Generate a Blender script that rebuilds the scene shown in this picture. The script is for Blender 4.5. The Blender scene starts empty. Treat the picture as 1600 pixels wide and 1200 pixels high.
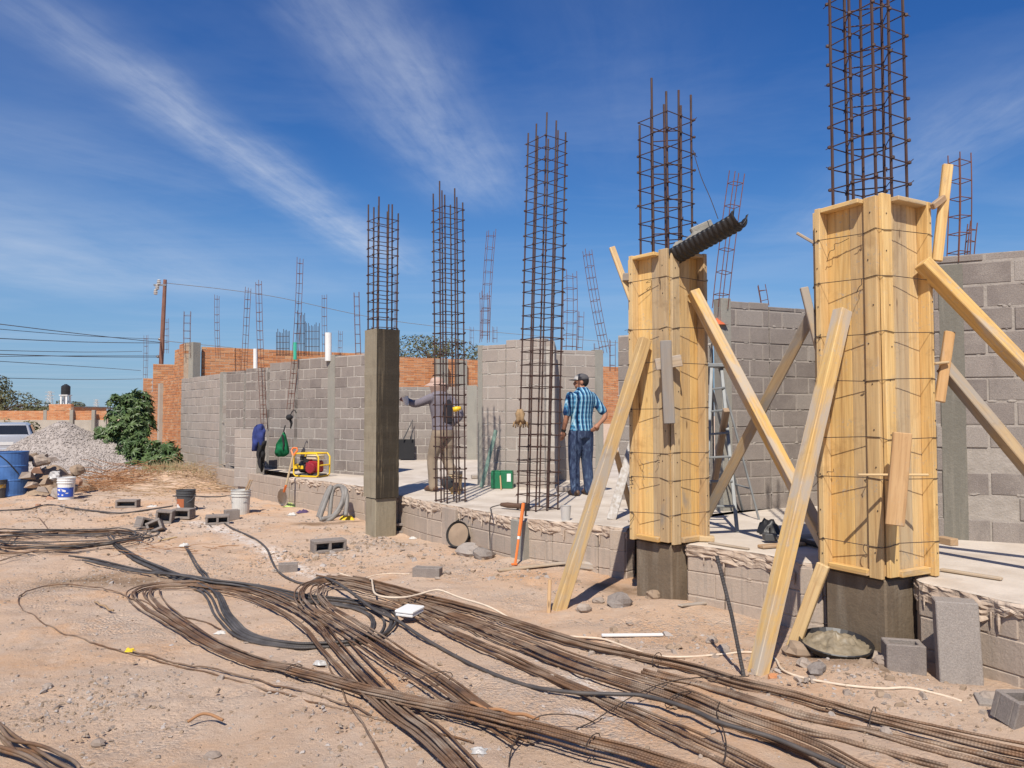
import bpy, math, random
import numpy as np
from mathutils import Vector, Matrix
R = math.radians
rnd = random.Random(7)
scene = bpy.context.scene
COL = scene.collection

# ------------------------------------------------------------------ camera
F, CAMZ, PITCH = 1200.0, 1.65, math.atan(50 / 1200.0)
cam = bpy.data.cameras.new('camera'); camo = bpy.data.objects.new('camera', cam); COL.objects.link(camo)
camo.location = (0, 0, CAMZ); camo.rotation_euler = (math.pi / 2 + PITCH, 0, 0)
cam.sensor_fit = 'HORIZONTAL'; cam.sensor_width = 36; cam.lens = 36 * F / 1600
cam.clip_start = .05; cam.clip_end = 20000
scene.camera = camo

def ray(u, v):
    a, b = (u - 800) / F, (600 - v) / F
    c, s = math.cos(PITCH), math.sin(PITCH)
    return Vector((a, c - b * s, s + b * c))

# ------------------------------------------------------------------ sun, sky, exposure
SUN_AZ, SUN_EL = R(11), R(50)           # light travels towards +Y, a little to the right
ldir = Vector((math.sin(SUN_AZ) * math.cos(SUN_EL), math.cos(SUN_AZ) * math.cos(SUN_EL), -math.sin(SUN_EL)))
sun = bpy.data.lights.new('sun', 'SUN'); sun.energy = 5.0; sun.angle = R(.5); sun.color = (1, .93, .83)
suno = bpy.data.objects.new('sun', sun); COL.objects.link(suno)
suno.rotation_euler = ldir.to_track_quat('-Z', 'Y').to_euler(); suno.location = (-6, -12, 18)
world = bpy.data.worlds.new('World'); scene.world = world; world.use_nodes = True
scene.view_settings.view_transform = 'Standard'; scene.view_settings.look = 'None'
scene.view_settings.exposure = 0.2; scene.view_settings.gamma = 1

class NT:
    """small node-tree helper"""
    def __init__(s, tree): s.t = tree; s.L = tree.links
    def n(s, typ, **kw):
        nd = s.t.nodes.new(typ)
        for k, v in kw.items():
            if k.startswith('i_'):
                key = k[2:]
                key = int(key) if key.isdigit() else key.replace('_', ' ')
                s.put(nd.inputs[key], v)
            else: setattr(nd, k, v)
        return nd
    def put(s, sock, v):
        if hasattr(v, 'links') or isinstance(v, bpy.types.NodeSocket): s.L.new(v, sock)
        else:
            if isinstance(v, (tuple, list)) and len(v) == 3 and sock.type == 'RGBA': v = (*v, 1)
            sock.default_value = v
    def math(s, op, a, b=0.0, c=0.0, clamp=False):
        nd = s.t.nodes.new('ShaderNodeMath'); nd.operation = op; nd.use_clamp = clamp
        s.put(nd.inputs[0], a); s.put(nd.inputs[1], b); s.put(nd.inputs[2], c)
        return nd.outputs[0]
    def mix(s, f, a, b, mode='MIX'):
        nd = s.t.nodes.new('ShaderNodeMix'); nd.data_type = 'RGBA'; nd.blend_type = mode
        s.put(nd.inputs[0], f); s.put(nd.inputs[6], a); s.put(nd.inputs[7], b)
        return nd.outputs[2]
    def rng(s, v, a, b, c=0.0, d=1.0, smooth=False):
        nd = s.t.nodes.new('ShaderNodeMapRange'); nd.interpolation_type = 'SMOOTHSTEP' if smooth else 'LINEAR'
        for i, x in enumerate((v, a, b, c, d)): s.put(nd.inputs[i], x)
        return nd.outputs[0]
    def noise(s, vec, scale, detail=4, rough=.55, dist=0.0):
        nd = s.t.nodes.new('ShaderNodeTexNoise')
        if vec is not None: s.put(nd.inputs['Vector'], vec)
        nd.inputs['Scale'].default_value = scale; nd.inputs['Detail'].default_value = detail
        nd.inputs['Roughness'].default_value = rough; nd.inputs['Distortion'].default_value = dist
        return nd.outputs[0]
    def mapping(s, vec, loc=(0, 0, 0), rot=(0, 0, 0), scale=(1, 1, 1)):
        nd = s.t.nodes.new('ShaderNodeMapping'); s.put(nd.inputs[0], vec)
        nd.inputs[1].default_value = loc; nd.inputs[2].default_value = rot; nd.inputs[3].default_value = scale
        return nd.outputs[0]

def build_sky():
    t = NT(world.node_tree); world.node_tree.nodes.clear()
    sky = t.n('ShaderNodeTexSky', sky_type='NISHITA', sun_disc=False, sun_elevation=SUN_EL,
              sun_rotation=math.pi + SUN_AZ, altitude=1800.0, air_density=1.0, dust_density=.35, ozone_density=3.2)
    tc = t.n('ShaderNodeTexCoord')
    sep = t.n('ShaderNodeSeparateXYZ', i_0=tc.outputs['Generated'])
    zz = t.math('MAXIMUM', sep.outputs[2], .02)
    comb = t.n('ShaderNodeCombineXYZ', i_0=t.math('DIVIDE', sep.outputs[0], zz), i_1=t.math('DIVIDE', sep.outputs[1], zz))
    P = comb.outputs[0]                                # point on a flat cirrus layer of height 1
    total = None
    def plane(u, v):
        r = ray(u, v); return Vector((r.x / r.z, r.y / r.z))
    # (start pixel, end pixel, half width at end and start, strength)
    streaks = [((-80, -80), (640, 430), .24, .10, .47), ((440, -120), (770, 330), .26, .13, .36),
               ((-300, 250), (330, 470), 1.6, .55, .30), ((1260, 380), (1720, 60), .26, .26, .24),
               ((900, -300), (1000, 300), .4, .2, .06), ((-200, 160), (420, 320), .4, .25, .10)]
    for k, (a, b, wa, wb, st) in enumerate(streaks):
        A, B = plane(*a), plane(*b); d = B - A; L = d.length; ang = math.atan2(d.y, d.x)
        # rotate so that the streak runs along x
        sh = t.n('ShaderNodeVectorMath', operation='SUBTRACT', i_0=P, i_1=(A.x, A.y, 0))
        rot = t.n('ShaderNodeVectorRotate', rotation_type='Z_AXIS', i_0=sh.outputs[0], i_Angle=-ang)
        wob = t.noise(rot.outputs[0], .55 / max(wa, .2), 3)
        s2 = t.n('ShaderNodeSeparateXYZ', i_0=rot.outputs[0])
        x = t.math('DIVIDE', s2.outputs[0], L)
        w = t.rng(x, 0.0, 1.0, wb, wa)
        yy = t.math('ADD', s2.outputs[1], t.math('MULTIPLY', t.math('SUBTRACT', wob, .5), wa * .9))
        y = t.math('DIVIDE', yy, w)
        band = t.math('POWER', 2.718, t.math('MULTIPLY', t.math('MULTIPLY', y, y), -1.0))
        fade = t.math('MULTIPLY', t.rng(x, -.1, .25, 0, 1, True), t.rng(x, .72, 1.12, 1, 0, True))
        st1 = t.mapping(rot.outputs[0], loc=(k * 3.1, 0, 0), scale=(1.3 / L * 2, 5.0 / max(wa, .25) * .5, 1))
        n1 = t.noise(st1, 1.6, 7, .62, .6)
        n2 = t.noise(t.mapping(rot.outputs[0], loc=(9.1 * k, 4, 0), scale=(.9, 1.8, 1)), 3.2 / max(wa, .3) * .4, 8, .66, .3)
        tex = t.math('ADD', t.rng(n1, .25, .75, .35, .8), t.rng(n2, .3, .75, -.15, .4))
        m = t.math('MULTIPLY', t.math('MULTIPLY', band, fade), t.math('MULTIPLY', tex, st), clamp=True)
        total = m if total is None else t.math('MAXIMUM', total, m)
    thin = t.rng(t.noise(t.mapping(P, scale=(.25, .5, 1), rot=(0, 0, .6)), 1.1, 7, .6, .5), .45, .85, 0, .22)
    total = t.math('ADD', total, thin, clamp=True)
    hsv = t.n('ShaderNodeHueSaturation', i_Hue=.507, i_Saturation=1.22, i_Value=1.0, i_Color=sky.outputs[0])
    grade = t.mix(t.rng(sep.outputs[2], .12, .5, 0, 1, True), (1.0, 1.2, 1.18), (.71, 1.07, 1.32))
    hsv_ = t.mix(1.0, hsv.outputs[0], grade, 'MULTIPLY')
    clear = t.mix(t.rng(sep.outputs[2], -.02, .30, .8, 0, True), hsv_, (2.3, 3.55, 5.7))
    col = t.mix(total, clear, (7.2, 7.8, 8.9))
    bg = t.n('ShaderNodeBackground', i_0=col, i_1=.083)
    out = t.n('ShaderNodeOutputWorld'); t.L.new(bg.outputs[0], out.inputs[0])
build_sky()

# ------------------------------------------------------------------ ground height
def vnoise(x, y, seed=0):
    xi, yi = np.floor(x).astype(np.int64), np.floor(y).astype(np.int64)
    fx, fy = x - xi, y - yi
    fx, fy = fx * fx * (3 - 2 * fx), fy * fy * (3 - 2 * fy)
    def h(a, b):
        n = (a * 374761393 + b * 668265263 + seed * 974634777) & 0x7fffffff
        n = ((n ^ (n >> 13)) * 1274126177) & 0x7fffffff
        return ((n ^ (n >> 16)) & 0xffff) / 65535.0
    return (h(xi, yi) * (1 - fx) + h(xi + 1, yi) * fx) * (1 - fy) + (h(xi, yi + 1) * (1 - fx) + h(xi + 1, yi + 1) * fx) * fy

BUMPS = [(-8.6, 18.6, 1.5, .34), (-7.3, 17.6, .9, .2), (-10.5, 17.5, 2.0, .12), (1.35, 6.45, .35, .07), (-3.0, 9.7, .8, .05),
         (2.15, 4.98, .35, .06), (-5.3, 13.3, .9, .06), (.1, 8.5, .5, .06), (3.2, 4.2, .5, .05), (-1.2, 9.3, .5, .05)]
def gh(x, y):
    x, y = np.asarray(x, float), np.asarray(y, float)
    near = 1 / (1 + (np.hypot(x, y - 8) / 40) ** 4)
    z = (vnoise(x * .35, y * .35, 1) - .5) * .10 + (vnoise(x * 1.3, y * 1.3, 2) - .5) * .045 + (vnoise(x * 4.1, y * 4.1, 3) - .5) * .030 \
        + (vnoise(x * 11, y * 11, 4) - .5) * .014
    z = z * near
    for bx, by, s, h in BUMPS: z = z + h * np.exp(-((x - bx) ** 2 + (y - by) ** 2) / (s * s))
    return z
def g1(x, y): return float(gh(x, y))
def on(u, v, z=0.0):
    r = ray(u, v); t = (z - CAMZ) / r.z; return Vector((0, 0, CAMZ)) + r * t
def gnd(u, v):
    z = 0.0
    for _ in range(6):
        p = on(u, v, z); z = g1(p.x, p.y)
    return on(u, v, z)
def at(u, v, Y):
    r = ray(u, v); return Vector((0, 0, CAMZ)) + r * (Y / r.y)
SLAB = .54
def slab(u, v): return on(u, v, SLAB)

# ------------------------------------------------------------------ mesh builder
class MB:
    def __init__(s): s.v = []; s.f = []; s.r = []; s.uv = []; s.m = []
    def add(s, vs, fs, r=None, uvs=None, m=0):
        b = len(s.v); r = rnd.random() if r is None else r
        s.v += [Vector(p) for p in vs]; s.r += [r] * len(vs)
        s.uv += uvs if uvs else [(0, 0)] * len(vs)
        s.f += [tuple(i + b for i in f) for f in fs]; s.m += [m] * len(fs)
    def cbox(s, c, X, Y, Z, ch=.0, r=None, m=0):
        """box with centre c and half-axes X,Y,Z (vectors), chamfer ch"""
        c, X, Y, Z = Vector(c), Vector(X), Vector(Y), Vector(Z)
        lx, ly, lz = X.length, Y.length, Z.length
        x, y, z = X / lx, Y / ly, Z / lz
        uo, vo = rnd.random() * 50, rnd.random() * 50
        def uv(i, j, k):                       # u along the longest axis
            L = sorted(((lx, i * lx), (ly, j * ly), (lz, k * lz)), key=lambda q: -q[0])
            return (uo + L[0][1], vo + L[1][1] + L[2][1] * 1.0)
        if ch <= 0:
            vs, uvs = [], []
            for i in (-1, 1):
                for j in (-1, 1):
                    for k in (-1, 1): vs.append(c + X * i + Y * j + Z * k); uvs.append(uv(i, j, k))
            s.add(vs, [(0, 1, 3, 2), (4, 6, 7, 5), (0, 4, 5, 1), (2, 3, 7, 6), (0, 2, 6, 4), (1, 5, 7, 3)], r, uvs, m); return
        ch = min(ch, lx * .6, ly * .6, lz * .6)
        vs, uvs, idx = [], [], {}
        for i in (-1, 1):
            for j in (-1, 1):
                for k in (-1, 1):
                    for a in range(3):
                        p = [i * lx, j * ly, k * lz]
                        for q in range(3):
                            if q != a: p[q] -= (i, j, k)[q] * ch
                        idx[(i, j, k, a)] = len(vs)
                        vs.append(c + x * p[0] + y * p[1] + z * p[2]); uvs.append(uv(i, j, k))
        fs = []
        for a in range(3):
            o = [q for q in range(3) if q != a]
            for sg in (-1, 1):
                q4 = []
                for (p, q) in ((-1, -1), (1, -1), (1, 1), (-1, 1)):
                    kk = [0, 0, 0]; kk[a] = sg; kk[o[0]] = p; kk[o[1]] = q
                    q4.append(idx[(*kk, a)])
                fs.append(tuple(q4))
        for a in range(3):                      # edges along axis a
            o = [q for q in range(3) if q != a]
            for p in (-1, 1):
                for q in (-1, 1):
                    k1, k2 = [0, 0, 0], [0, 0, 0]
                    k1[a], k2[a] = -1, 1
                    for kk in (k1, k2): kk[o[0]] = p; kk[o[1]] = q
                    fs.append((idx[(*k1, o[0])], idx[(*k2, o[0])], idx[(*k2, o[1])], idx[(*k1, o[1])]))
        for i in (-1, 1):
            for j in (-1, 1):
                for k in (-1, 1): fs.append(tuple(idx[(i, j, k, a)] for a in range(3)))
        s.add(vs, fs, r, uvs, m)
    def beam(s, p0, p1, w, h, up=(0, 0, 1), ch=.004, r=None, m=0):
        p0, p1 = Vector(p0), Vector(p1); d = p1 - p0; dn = d.normalized(); up = Vector(up)
        sd = dn.cross(up)
        if sd.length < 1e-4: sd = dn.cross(Vector((1, .2, 0)))
        sd.normalize(); u2 = sd.cross(dn).normalized()
        s.cbox((p0 + p1) / 2, d / 2, sd * w / 2, u2 * h / 2, ch, r, m)
    def tube(s, pts, rad, n=6, closed=False, caps=True, r=None, m=0, flat=1.0, up=None):
        pts = [Vector(p) for p in pts]; N = len(pts)
        if not hasattr(rad, '__len__'): rad = [rad] * N
        vs, uvs = [], []; prev = None; ln = 0; u0 = rnd.random() * 9
        for i, p in enumerate(pts):
            if closed: d = pts[(i + 1) % N] - pts[i - 1]
            else: d = pts[min(i + 1, N - 1)] - pts[max(i - 1, 0)]
            d = d.normalized() if d.length > 1e-9 else Vector((0, 0, 1))
            if prev is None:
                a = Vector(up) if up else (Vector((0, 0, 1)) if abs(d.z) < .9 else Vector((1, 0, 0)))
            else: a = prev
            a = a - d * a.dot(d)
            if a.length < 1e-6: a = d.orthogonal()
            a.normalize(); prev = a; b = d.cross(a)
            if i: ln += (p - pts[i - 1]).length
            for k in range(n):
                t = 2 * math.pi * k / n
                vs.append(p + (a * math.cos(t) * flat + b * math.sin(t)) * rad[i]); uvs.append((u0 + ln, k / n))
        fs = []
        for i in range(N if closed else N - 1):
            for k in range(n):
                a0, a1 = i * n, ((i + 1) % N) * n
                fs.append((a0 + k, a0 + (k + 1) % n, a1 + (k + 1) % n, a1 + k))
        if caps and not closed:
            fs.append(tuple(range(n))[::-1]); fs.append(tuple((N - 1) * n + k for k in range(n)))
        s.add(vs, fs, r, uvs, m)
    def lathe(s, c, prof, n=24, axis=(0, 0, 1), r=None, m=0, sx=1.0, cap0=True, cap1=True):
        """prof: list of (radius, height)"""
        c = Vector(c); ax = Vector(axis).normalized(); a = ax.orthogonal().normalized() if abs(ax.z) < .99 else Vector((1, 0, 0)); b = ax.cross(a)
        vs, uvs = [], []
        for (rr, h) in prof:
            for k in range(n):
                t = 2 * math.pi * k / n
                vs.append(c + ax * h + (a * math.cos(t) * sx + b * math.sin(t)) * rr); uvs.append((h, k / n))
        fs = []
        for i in range(len(prof) - 1):
            for k in range(n): fs.append((i * n + k, i * n + (k + 1) % n, (i + 1) * n + (k + 1) % n, (i + 1) * n + k))
        if cap0: fs.append(tuple(range(n))[::-1])
        if cap1: fs.append(tuple((len(prof) - 1) * n + k for k in range(n)))
        s.add(vs, fs, r, uvs, m)
    def loft(s, rings, n=16, r=None, m=0):
        """rings: (centre, X half axis, Y half axis)"""
        vs = []
        for (c, X, Y) in rings:
            c, X, Y = Vector(c), Vector(X), Vector(Y)
            for k in range(n):
                t = 2 * math.pi * k / n; vs.append(c + X * math.cos(t) + Y * math.sin(t))
        fs = []
        for i in range(len(rings) - 1):
            for k in range(n): fs.append((i * n + k, i * n + (k + 1) % n, (i + 1) * n + (k + 1) % n, (i + 1) * n + k))
        fs.append(tuple(range(n))[::-1]); fs.append(tuple((len(rings) - 1) * n + k for k in range(n)))
        s.add(vs, fs, r, None, m)
    def ball(s, c, rx, ry=None, rz=None, n=10, k=6, r=None, m=0, M=None):
        ry = rx if ry is None else ry; rz = rx if rz is None else rz; c = Vector(c)
        vs = []
        for i in range(1, k):
            p = math.pi * i / k
            for j in range(n):
                t = 2 * math.pi * j / n
                q = Vector((math.cos(t) * math.sin(p) * rx, math.sin(t) * math.sin(p) * ry, math.cos(p) * rz))
                vs.append(c + (M @ q if M else q))
        for sg in (1, -1):
            q = Vector((0, 0, sg * rz)); vs.append(c + (M @ q if M else q))
        fs = []
        for i in range(k - 2):
            for j in range(n): fs.append((i * n + j, (i + 1) * n + j, (i + 1) * n + (j + 1) % n, i * n + (j + 1) % n))
        T, B = len(vs) - 2, len(vs) - 1
        for j in range(n):
            fs.append((T, j, (j + 1) % n)); fs.append((B, (k - 2) * n + (j + 1) % n, (k - 2) * n + j))
        s.add(vs, fs, r, None, m)
    def stone(s, c, sz, r=None, m=0, flat=.6, sub=0):
        c = Vector(c); a = rnd.random() * 6.3
        ex = Vector((math.cos(a), math.sin(a), rnd.uniform(-.3, .3))); ey = Vector((-math.sin(a), math.cos(a), rnd.uniform(-.3, .3)))
        ez = Vector((rnd.uniform(-.3, .3), rnd.uniform(-.3, .3), flat))
        j = lambda: rnd.uniform(.65, 1.2)
        k = rnd.uniform(.55, .95)
        P = []
        for (x, y, z) in ((-1, -k, -.6), (1, -k, -.5), (1, k, -.6), (-1, k, -.5), (-.62, -k * .6, .8), (.6, -k * .5, .9), (.65, k * .55, .75), (-.6, k * .6, 1)):
            P.append(c + (ex * x * j() + ey * y * j() + ez * z * j()) * sz)
        s.add(P, [(0, 3, 2, 1), (4, 5, 6, 7), (0, 1, 5, 4), (1, 2, 6, 5), (2, 3, 7, 6), (3, 0, 4, 7)], r, None, m)
    def quad(s, a, b, c, d, r=None, m=0, uvs=None): s.add([a, b, c, d], [(0, 1, 2, 3)], r, uvs, m)
    def prism(s, poly, z0, z1, r=None, m=0):
        n = len(poly); vs = [Vector((p[0], p[1], z0)) for p in poly] + [Vector((p[0], p[1], z1)) for p in poly]
        area = sum(poly[i][0] * poly[(i + 1) % n][1] - poly[(i + 1) % n][0] * poly[i][1] for i in range(n))
        fs = [tuple(range(n))[::-1], tuple(range(n, 2 * n))] + [(i, (i + 1) % n, n + (i + 1) % n, n + i) for i in range(n)]
        if area < 0: fs = [f[::-1] for f in fs]
        s.add(vs, fs, r, None, m)
    def mesh(s, name, mats, off=Vector((0, 0, 0)), smooth=False):
        me = bpy.data.meshes.new(name)
        me.from_pydata([tuple(p - off) for p in s.v], [], s.f)
        for mt in (mats if isinstance(mats, (list, tuple)) else [mats]): me.materials.append(mt)
        a = me.attributes.new('rnd', 'FLOAT', 'POINT'); a.data.foreach_set('value', s.r)
        ul = me.uv_layers.new(name='UVMap')
        li = np.zeros(len(me.loops), np.int32); me.loops.foreach_get('vertex_index', li)
        ul.data.foreach_set('uv', np.array(s.uv, np.float32)[li].ravel())
        if any(s.m): me.polygons.foreach_set('material_index', s.m)
        if smooth: me.polygons.foreach_set('use_smooth', [True] * len(me.polygons))
        me.update(); return me
    def build(s, name, mats, parent=None, smooth=False, loc=None):
        if parent is not None: off = ORG[parent.name]
        elif loc is not None: off = Vector(loc)
        else:
            xs = [p.x for p in s.v]; ys = [p.y for p in s.v]
            off = Vector(((min(xs) + max(xs)) / 2, (min(ys) + max(ys)) / 2, min(p.z for p in s.v)))
        o = bpy.data.objects.new(name, s.mesh(name, mats, off, smooth)); COL.objects.link(o)
        if parent is not None: o.parent = parent
        else: o.location = off
        ORG[o.name] = Vector(off)
        return o
ORG = {}
def tag(o, label=None, cat=None, group=None, kind=None):
    for k, v in (('label', label), ('category', cat), ('group', group), ('kind', kind)):
        if v: o[k] = v
    return o
def thing(name, label, cat, loc, group=None):
    o = bpy.data.objects.new(name, None); COL.objects.link(o); o.location = loc; o.empty_display_size = .2
    ORG[o.name] = Vector(loc); return tag(o, label, cat, group)
def link_copy(src, parent, dz=Vector((0, 0, 0))):
    c = src.copy(); COL.objects.link(c); c.parent = parent; c.location = src.location + Vector(dz); return c
def cr(pts, k=8, closed=False):
    """Catmull-Rom through points (Vectors or tuples of any size)"""
    P = [np.array(p, float) for p in pts]; n = len(P); out = []
    for i in range(n if closed else n - 1):
        if closed: a, b, c, d = P[i - 1], P[i], P[(i + 1) % n], P[(i + 2) % n]
        else: a, b, c, d = P[max(i - 1, 0)], P[i], P[i + 1], P[min(i + 2, n - 1)]
        for j in range(k):
            t = j / k
            out.append(.5 * (2 * b + (c - a) * t + (2 * a - 5 * b + 4 * c - d) * t * t + (3 * b - a - 3 * c + d) * t ** 3))
    if not closed: out.append(P[-1])
    return out

# ------------------------------------------------------------------ materials
def newmat(name):
    m = bpy.data.materials.new(name); m.use_nodes = True
    t = NT(m.node_tree); b = m.node_tree.nodes['Principled BSDF']
    return m, t, b
def lerp(a, b, k): return tuple(x + (y - x) * k for x, y in zip(a, b))
def mat(name, c1, c2=None, rough=.8, scale=6.0, bump=0.0, bscale=40.0, metal=0.0, r3=None, dust=None, coord='Object', spec=.3, det=6):
    """noise between c1 and c2; r3 = colour reached by per-piece variation; dust = (colour, amount, scale)"""
    m, t, b = newmat(name); tc = t.n('ShaderNodeTexCoord').outputs[coord]
    c2 = c2 or lerp(c1, (0, 0, 0), .25)
    col = t.mix(t.rng(t.noise(tc, scale, det, .6), .32, .68), c1, c2)
    if r3:
        a = t.n('ShaderNodeAttribute', attribute_name='rnd').outputs['Fac']
        col = t.mix(a, col, t.mix(.75, col, r3))
    if dust:
        col = t.mix(t.rng(t.noise(tc, dust[2], 7, .65), .62 - dust[1] * .4, .72), col, dust[0])
    b.inputs['Base Color'].default_value = (*c1, 1); t.L.new(col, b.inputs['Base Color'])
    b.inputs['Roughness'].default_value = rough; b.inputs['Metallic'].default_value = metal
    b.inputs['Specular IOR Level'].default_value = spec
    if bump:
        bp = t.n('ShaderNodeBump', i_Strength=min(1, bump), i_Distance=.01, i_Height=t.noise(tc, bscale, 5, .6)); t.L.new(bp.outputs[0], b.inputs['Normal'])
    return m

def wood_mat(name, light, mid, dark, grey=(.30, .27, .23), greyness=.25, rough=.75):
    m, t, b = newmat(name); uv = t.n('ShaderNodeTexCoord').outputs['UV']
    a = t.n('ShaderNodeAttribute', attribute_name='rnd').outputs['Fac']
    g = t.noise(t.mapping(uv, scale=(1.1, 26, 1)), 1.5, 6, .6, .9)
    g2 = t.noise(t.mapping(uv, scale=(.7, 7, 1)), 1.6, 5, .55, 1.6)
    col = t.mix(t.rng(g2, .3, .7), light, mid)
    col = t.mix(t.rng(g, .46, .74, 0, .9), col, dark)
    vor = t.n('ShaderNodeTexVoronoi', i_Vector=t.mapping(uv, scale=(2.6, 8.5, 1)), i_Scale=1.0, i_Randomness=1.0)
    knot = t.rng(vor.outputs['Distance'], .05, .13, 1, 0, True)
    keep = t.rng(t.n('ShaderNodeSeparateColor', i_0=vor.outputs['Color']).outputs[0], .55, .56)
    col = t.mix(t.math('MULTIPLY', t.math('MULTIPLY', knot, keep), .8), col, lerp(dark, (0, 0, 0), .55))
    st = t.noise(t.mapping(uv, scale=(1.0, 3.5, 1)), 1.7, 6, .62, .5)
    lo = .66 - greyness * .45
    col = t.mix(t.rng(st, lo, lo + .16, 0, .85), col, grey)
    ob = t.n('ShaderNodeTexCoord').outputs['Object']
    sp = t.math('MULTIPLY', t.rng(t.noise(ob, 3.1, 3, .6), .48, .6), t.rng(t.noise(ob, 38, 6, .75), .56, .63))
    col = t.mix(t.math('MULTIPLY', sp, .7), col, (.36, .33, .285))
    dk = t.rng(t.noise(ob, 2.2, 7, .7, .6), .55, .72, 0, .6)
    col = t.mix(dk, col, lerp(dark, (0, 0, 0), .3))
    hs = t.n('ShaderNodeHueSaturation', i_Saturation=t.rng(a, 0, 1, .82, 1.1), i_Value=t.rng(a, 0, 1, .70, 1.12), i_Color=col)
    t.L.new(hs.outputs[0], b.inputs['Base Color']); b.inputs['Roughness'].default_value = rough
    b.inputs['Specular IOR Level'].default_value = .25
    bp = t.n('ShaderNodeBump', i_Strength=.35, i_Distance=.004, i_Height=g); t.L.new(bp.outputs[0], b.inputs['Normal'])
    return m

def rebar_mat(name, rust, dark, grey, ribs=0.0):
    m, t, b = newmat(name); tc = t.n('ShaderNodeTexCoord'); o = tc.outputs['Object']
    a = t.n('ShaderNodeAttribute', attribute_name='rnd').outputs['Fac']
    col = t.mix(t.rng(t.noise(o, 9, 5, .6), .35, .65), rust, dark)
    col = t.mix(t.rng(t.noise(o, 3.3, 5, .6), .45, .68, 0, .9), col, grey)
    col = t.mix(.6, col, t.mix(a, lerp(dark, rust, .5), col), 'MIX')
    t.L.new(col, b.inputs['Base Color']); b.inputs['Roughness'].default_value = .62; b.inputs['Metallic'].default_value = .25
    if ribs:
        w = t.n('ShaderNodeTexWave', bands_direction='X', i_Vector=tc.outputs['UV'], i_Scale=ribs, i_Distortion=.6)
        bp = t.n('ShaderNodeBump', i_Strength=.45, i_Distance=.003, i_Height=w.outputs[1]); t.L.new(bp.outputs[0], b.inputs['Normal'])
    return m

def concrete_mat(name, c1, c2, streak, rough=.85, amount=.5, vscale=(9, 9, .7)):
    m, t, b = newmat(name); o = t.n('ShaderNodeTexCoord').outputs['Object']
    col = t.mix(t.rng(t.noise(o, 2.3, 7, .65), .3, .7), c1, c2)
    s = t.noise(t.mapping(o, scale=vscale), 1.5, 6, .6, .4)
    col = t.mix(t.rng(s, .6 - amount * .25, .72, 0, .9), col, streak)
    sp = t.noise(o, 90, 3, .7)
    col = t.mix(t.rng(sp, .3, .7, .0, .3), col, lerp(c2, (0, 0, 0), .5))
    t.L.new(col, b.inputs['Base Color']); t.L.new(t.rng(s, .4, .7, rough, rough - .15), b.inputs['Roughness'])
    bp = t.n('ShaderNodeBump', i_Strength=.5, i_Distance=.012, i_Height=t.math('ADD', t.noise(o, 28, 6, .7), t.math('MULTIPLY', s, .6))); t.L.new(bp.outputs[0], b.inputs['Normal'])
    return m

def block_mat(name, c1, c2, c3, dust):
    m, t, b = newmat(name); o = t.n('ShaderNodeTexCoord').outputs['Object']
    a = t.n('ShaderNodeAttribute', attribute_name='rnd').outputs['Fac']
    col = t.mix(t.rng(a, .1, .9), c1, c2)
    col = t.mix(t.rng(t.math('FRACT', t.math('MULTIPLY', a, 17.3)), .8, 1, 0, .8), col, c3)
    col = t.mix(t.rng(t.noise(o, 3.1, 8, .75, .4), .42, .72, 0, .75), col, dust)
    col = t.mix(t.rng(t.noise(t.mapping(o, scale=(3, 3, .8)), 1.4, 7, .7), .56, .74, 0, .5), col, lerp(c2, (0, 0, 0), .35))
    col = t.mix(t.rng(t.noise(o, 130, 2, .6), .35, .65, .0, .35), col, lerp(c2, (0, 0, 0), .6))
    t.L.new(col, b.inputs['Base Color']); b.inputs['Roughness'].default_value = .95; b.inputs['Specular IOR Level'].default_value = .15
    bp = t.n('ShaderNodeBump', i_Strength=.7, i_Distance=.008, i_Height=t.noise(o, 75, 5, .75)); t.L.new(bp.outputs[0], b.inputs['Normal'])
    return m

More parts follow.
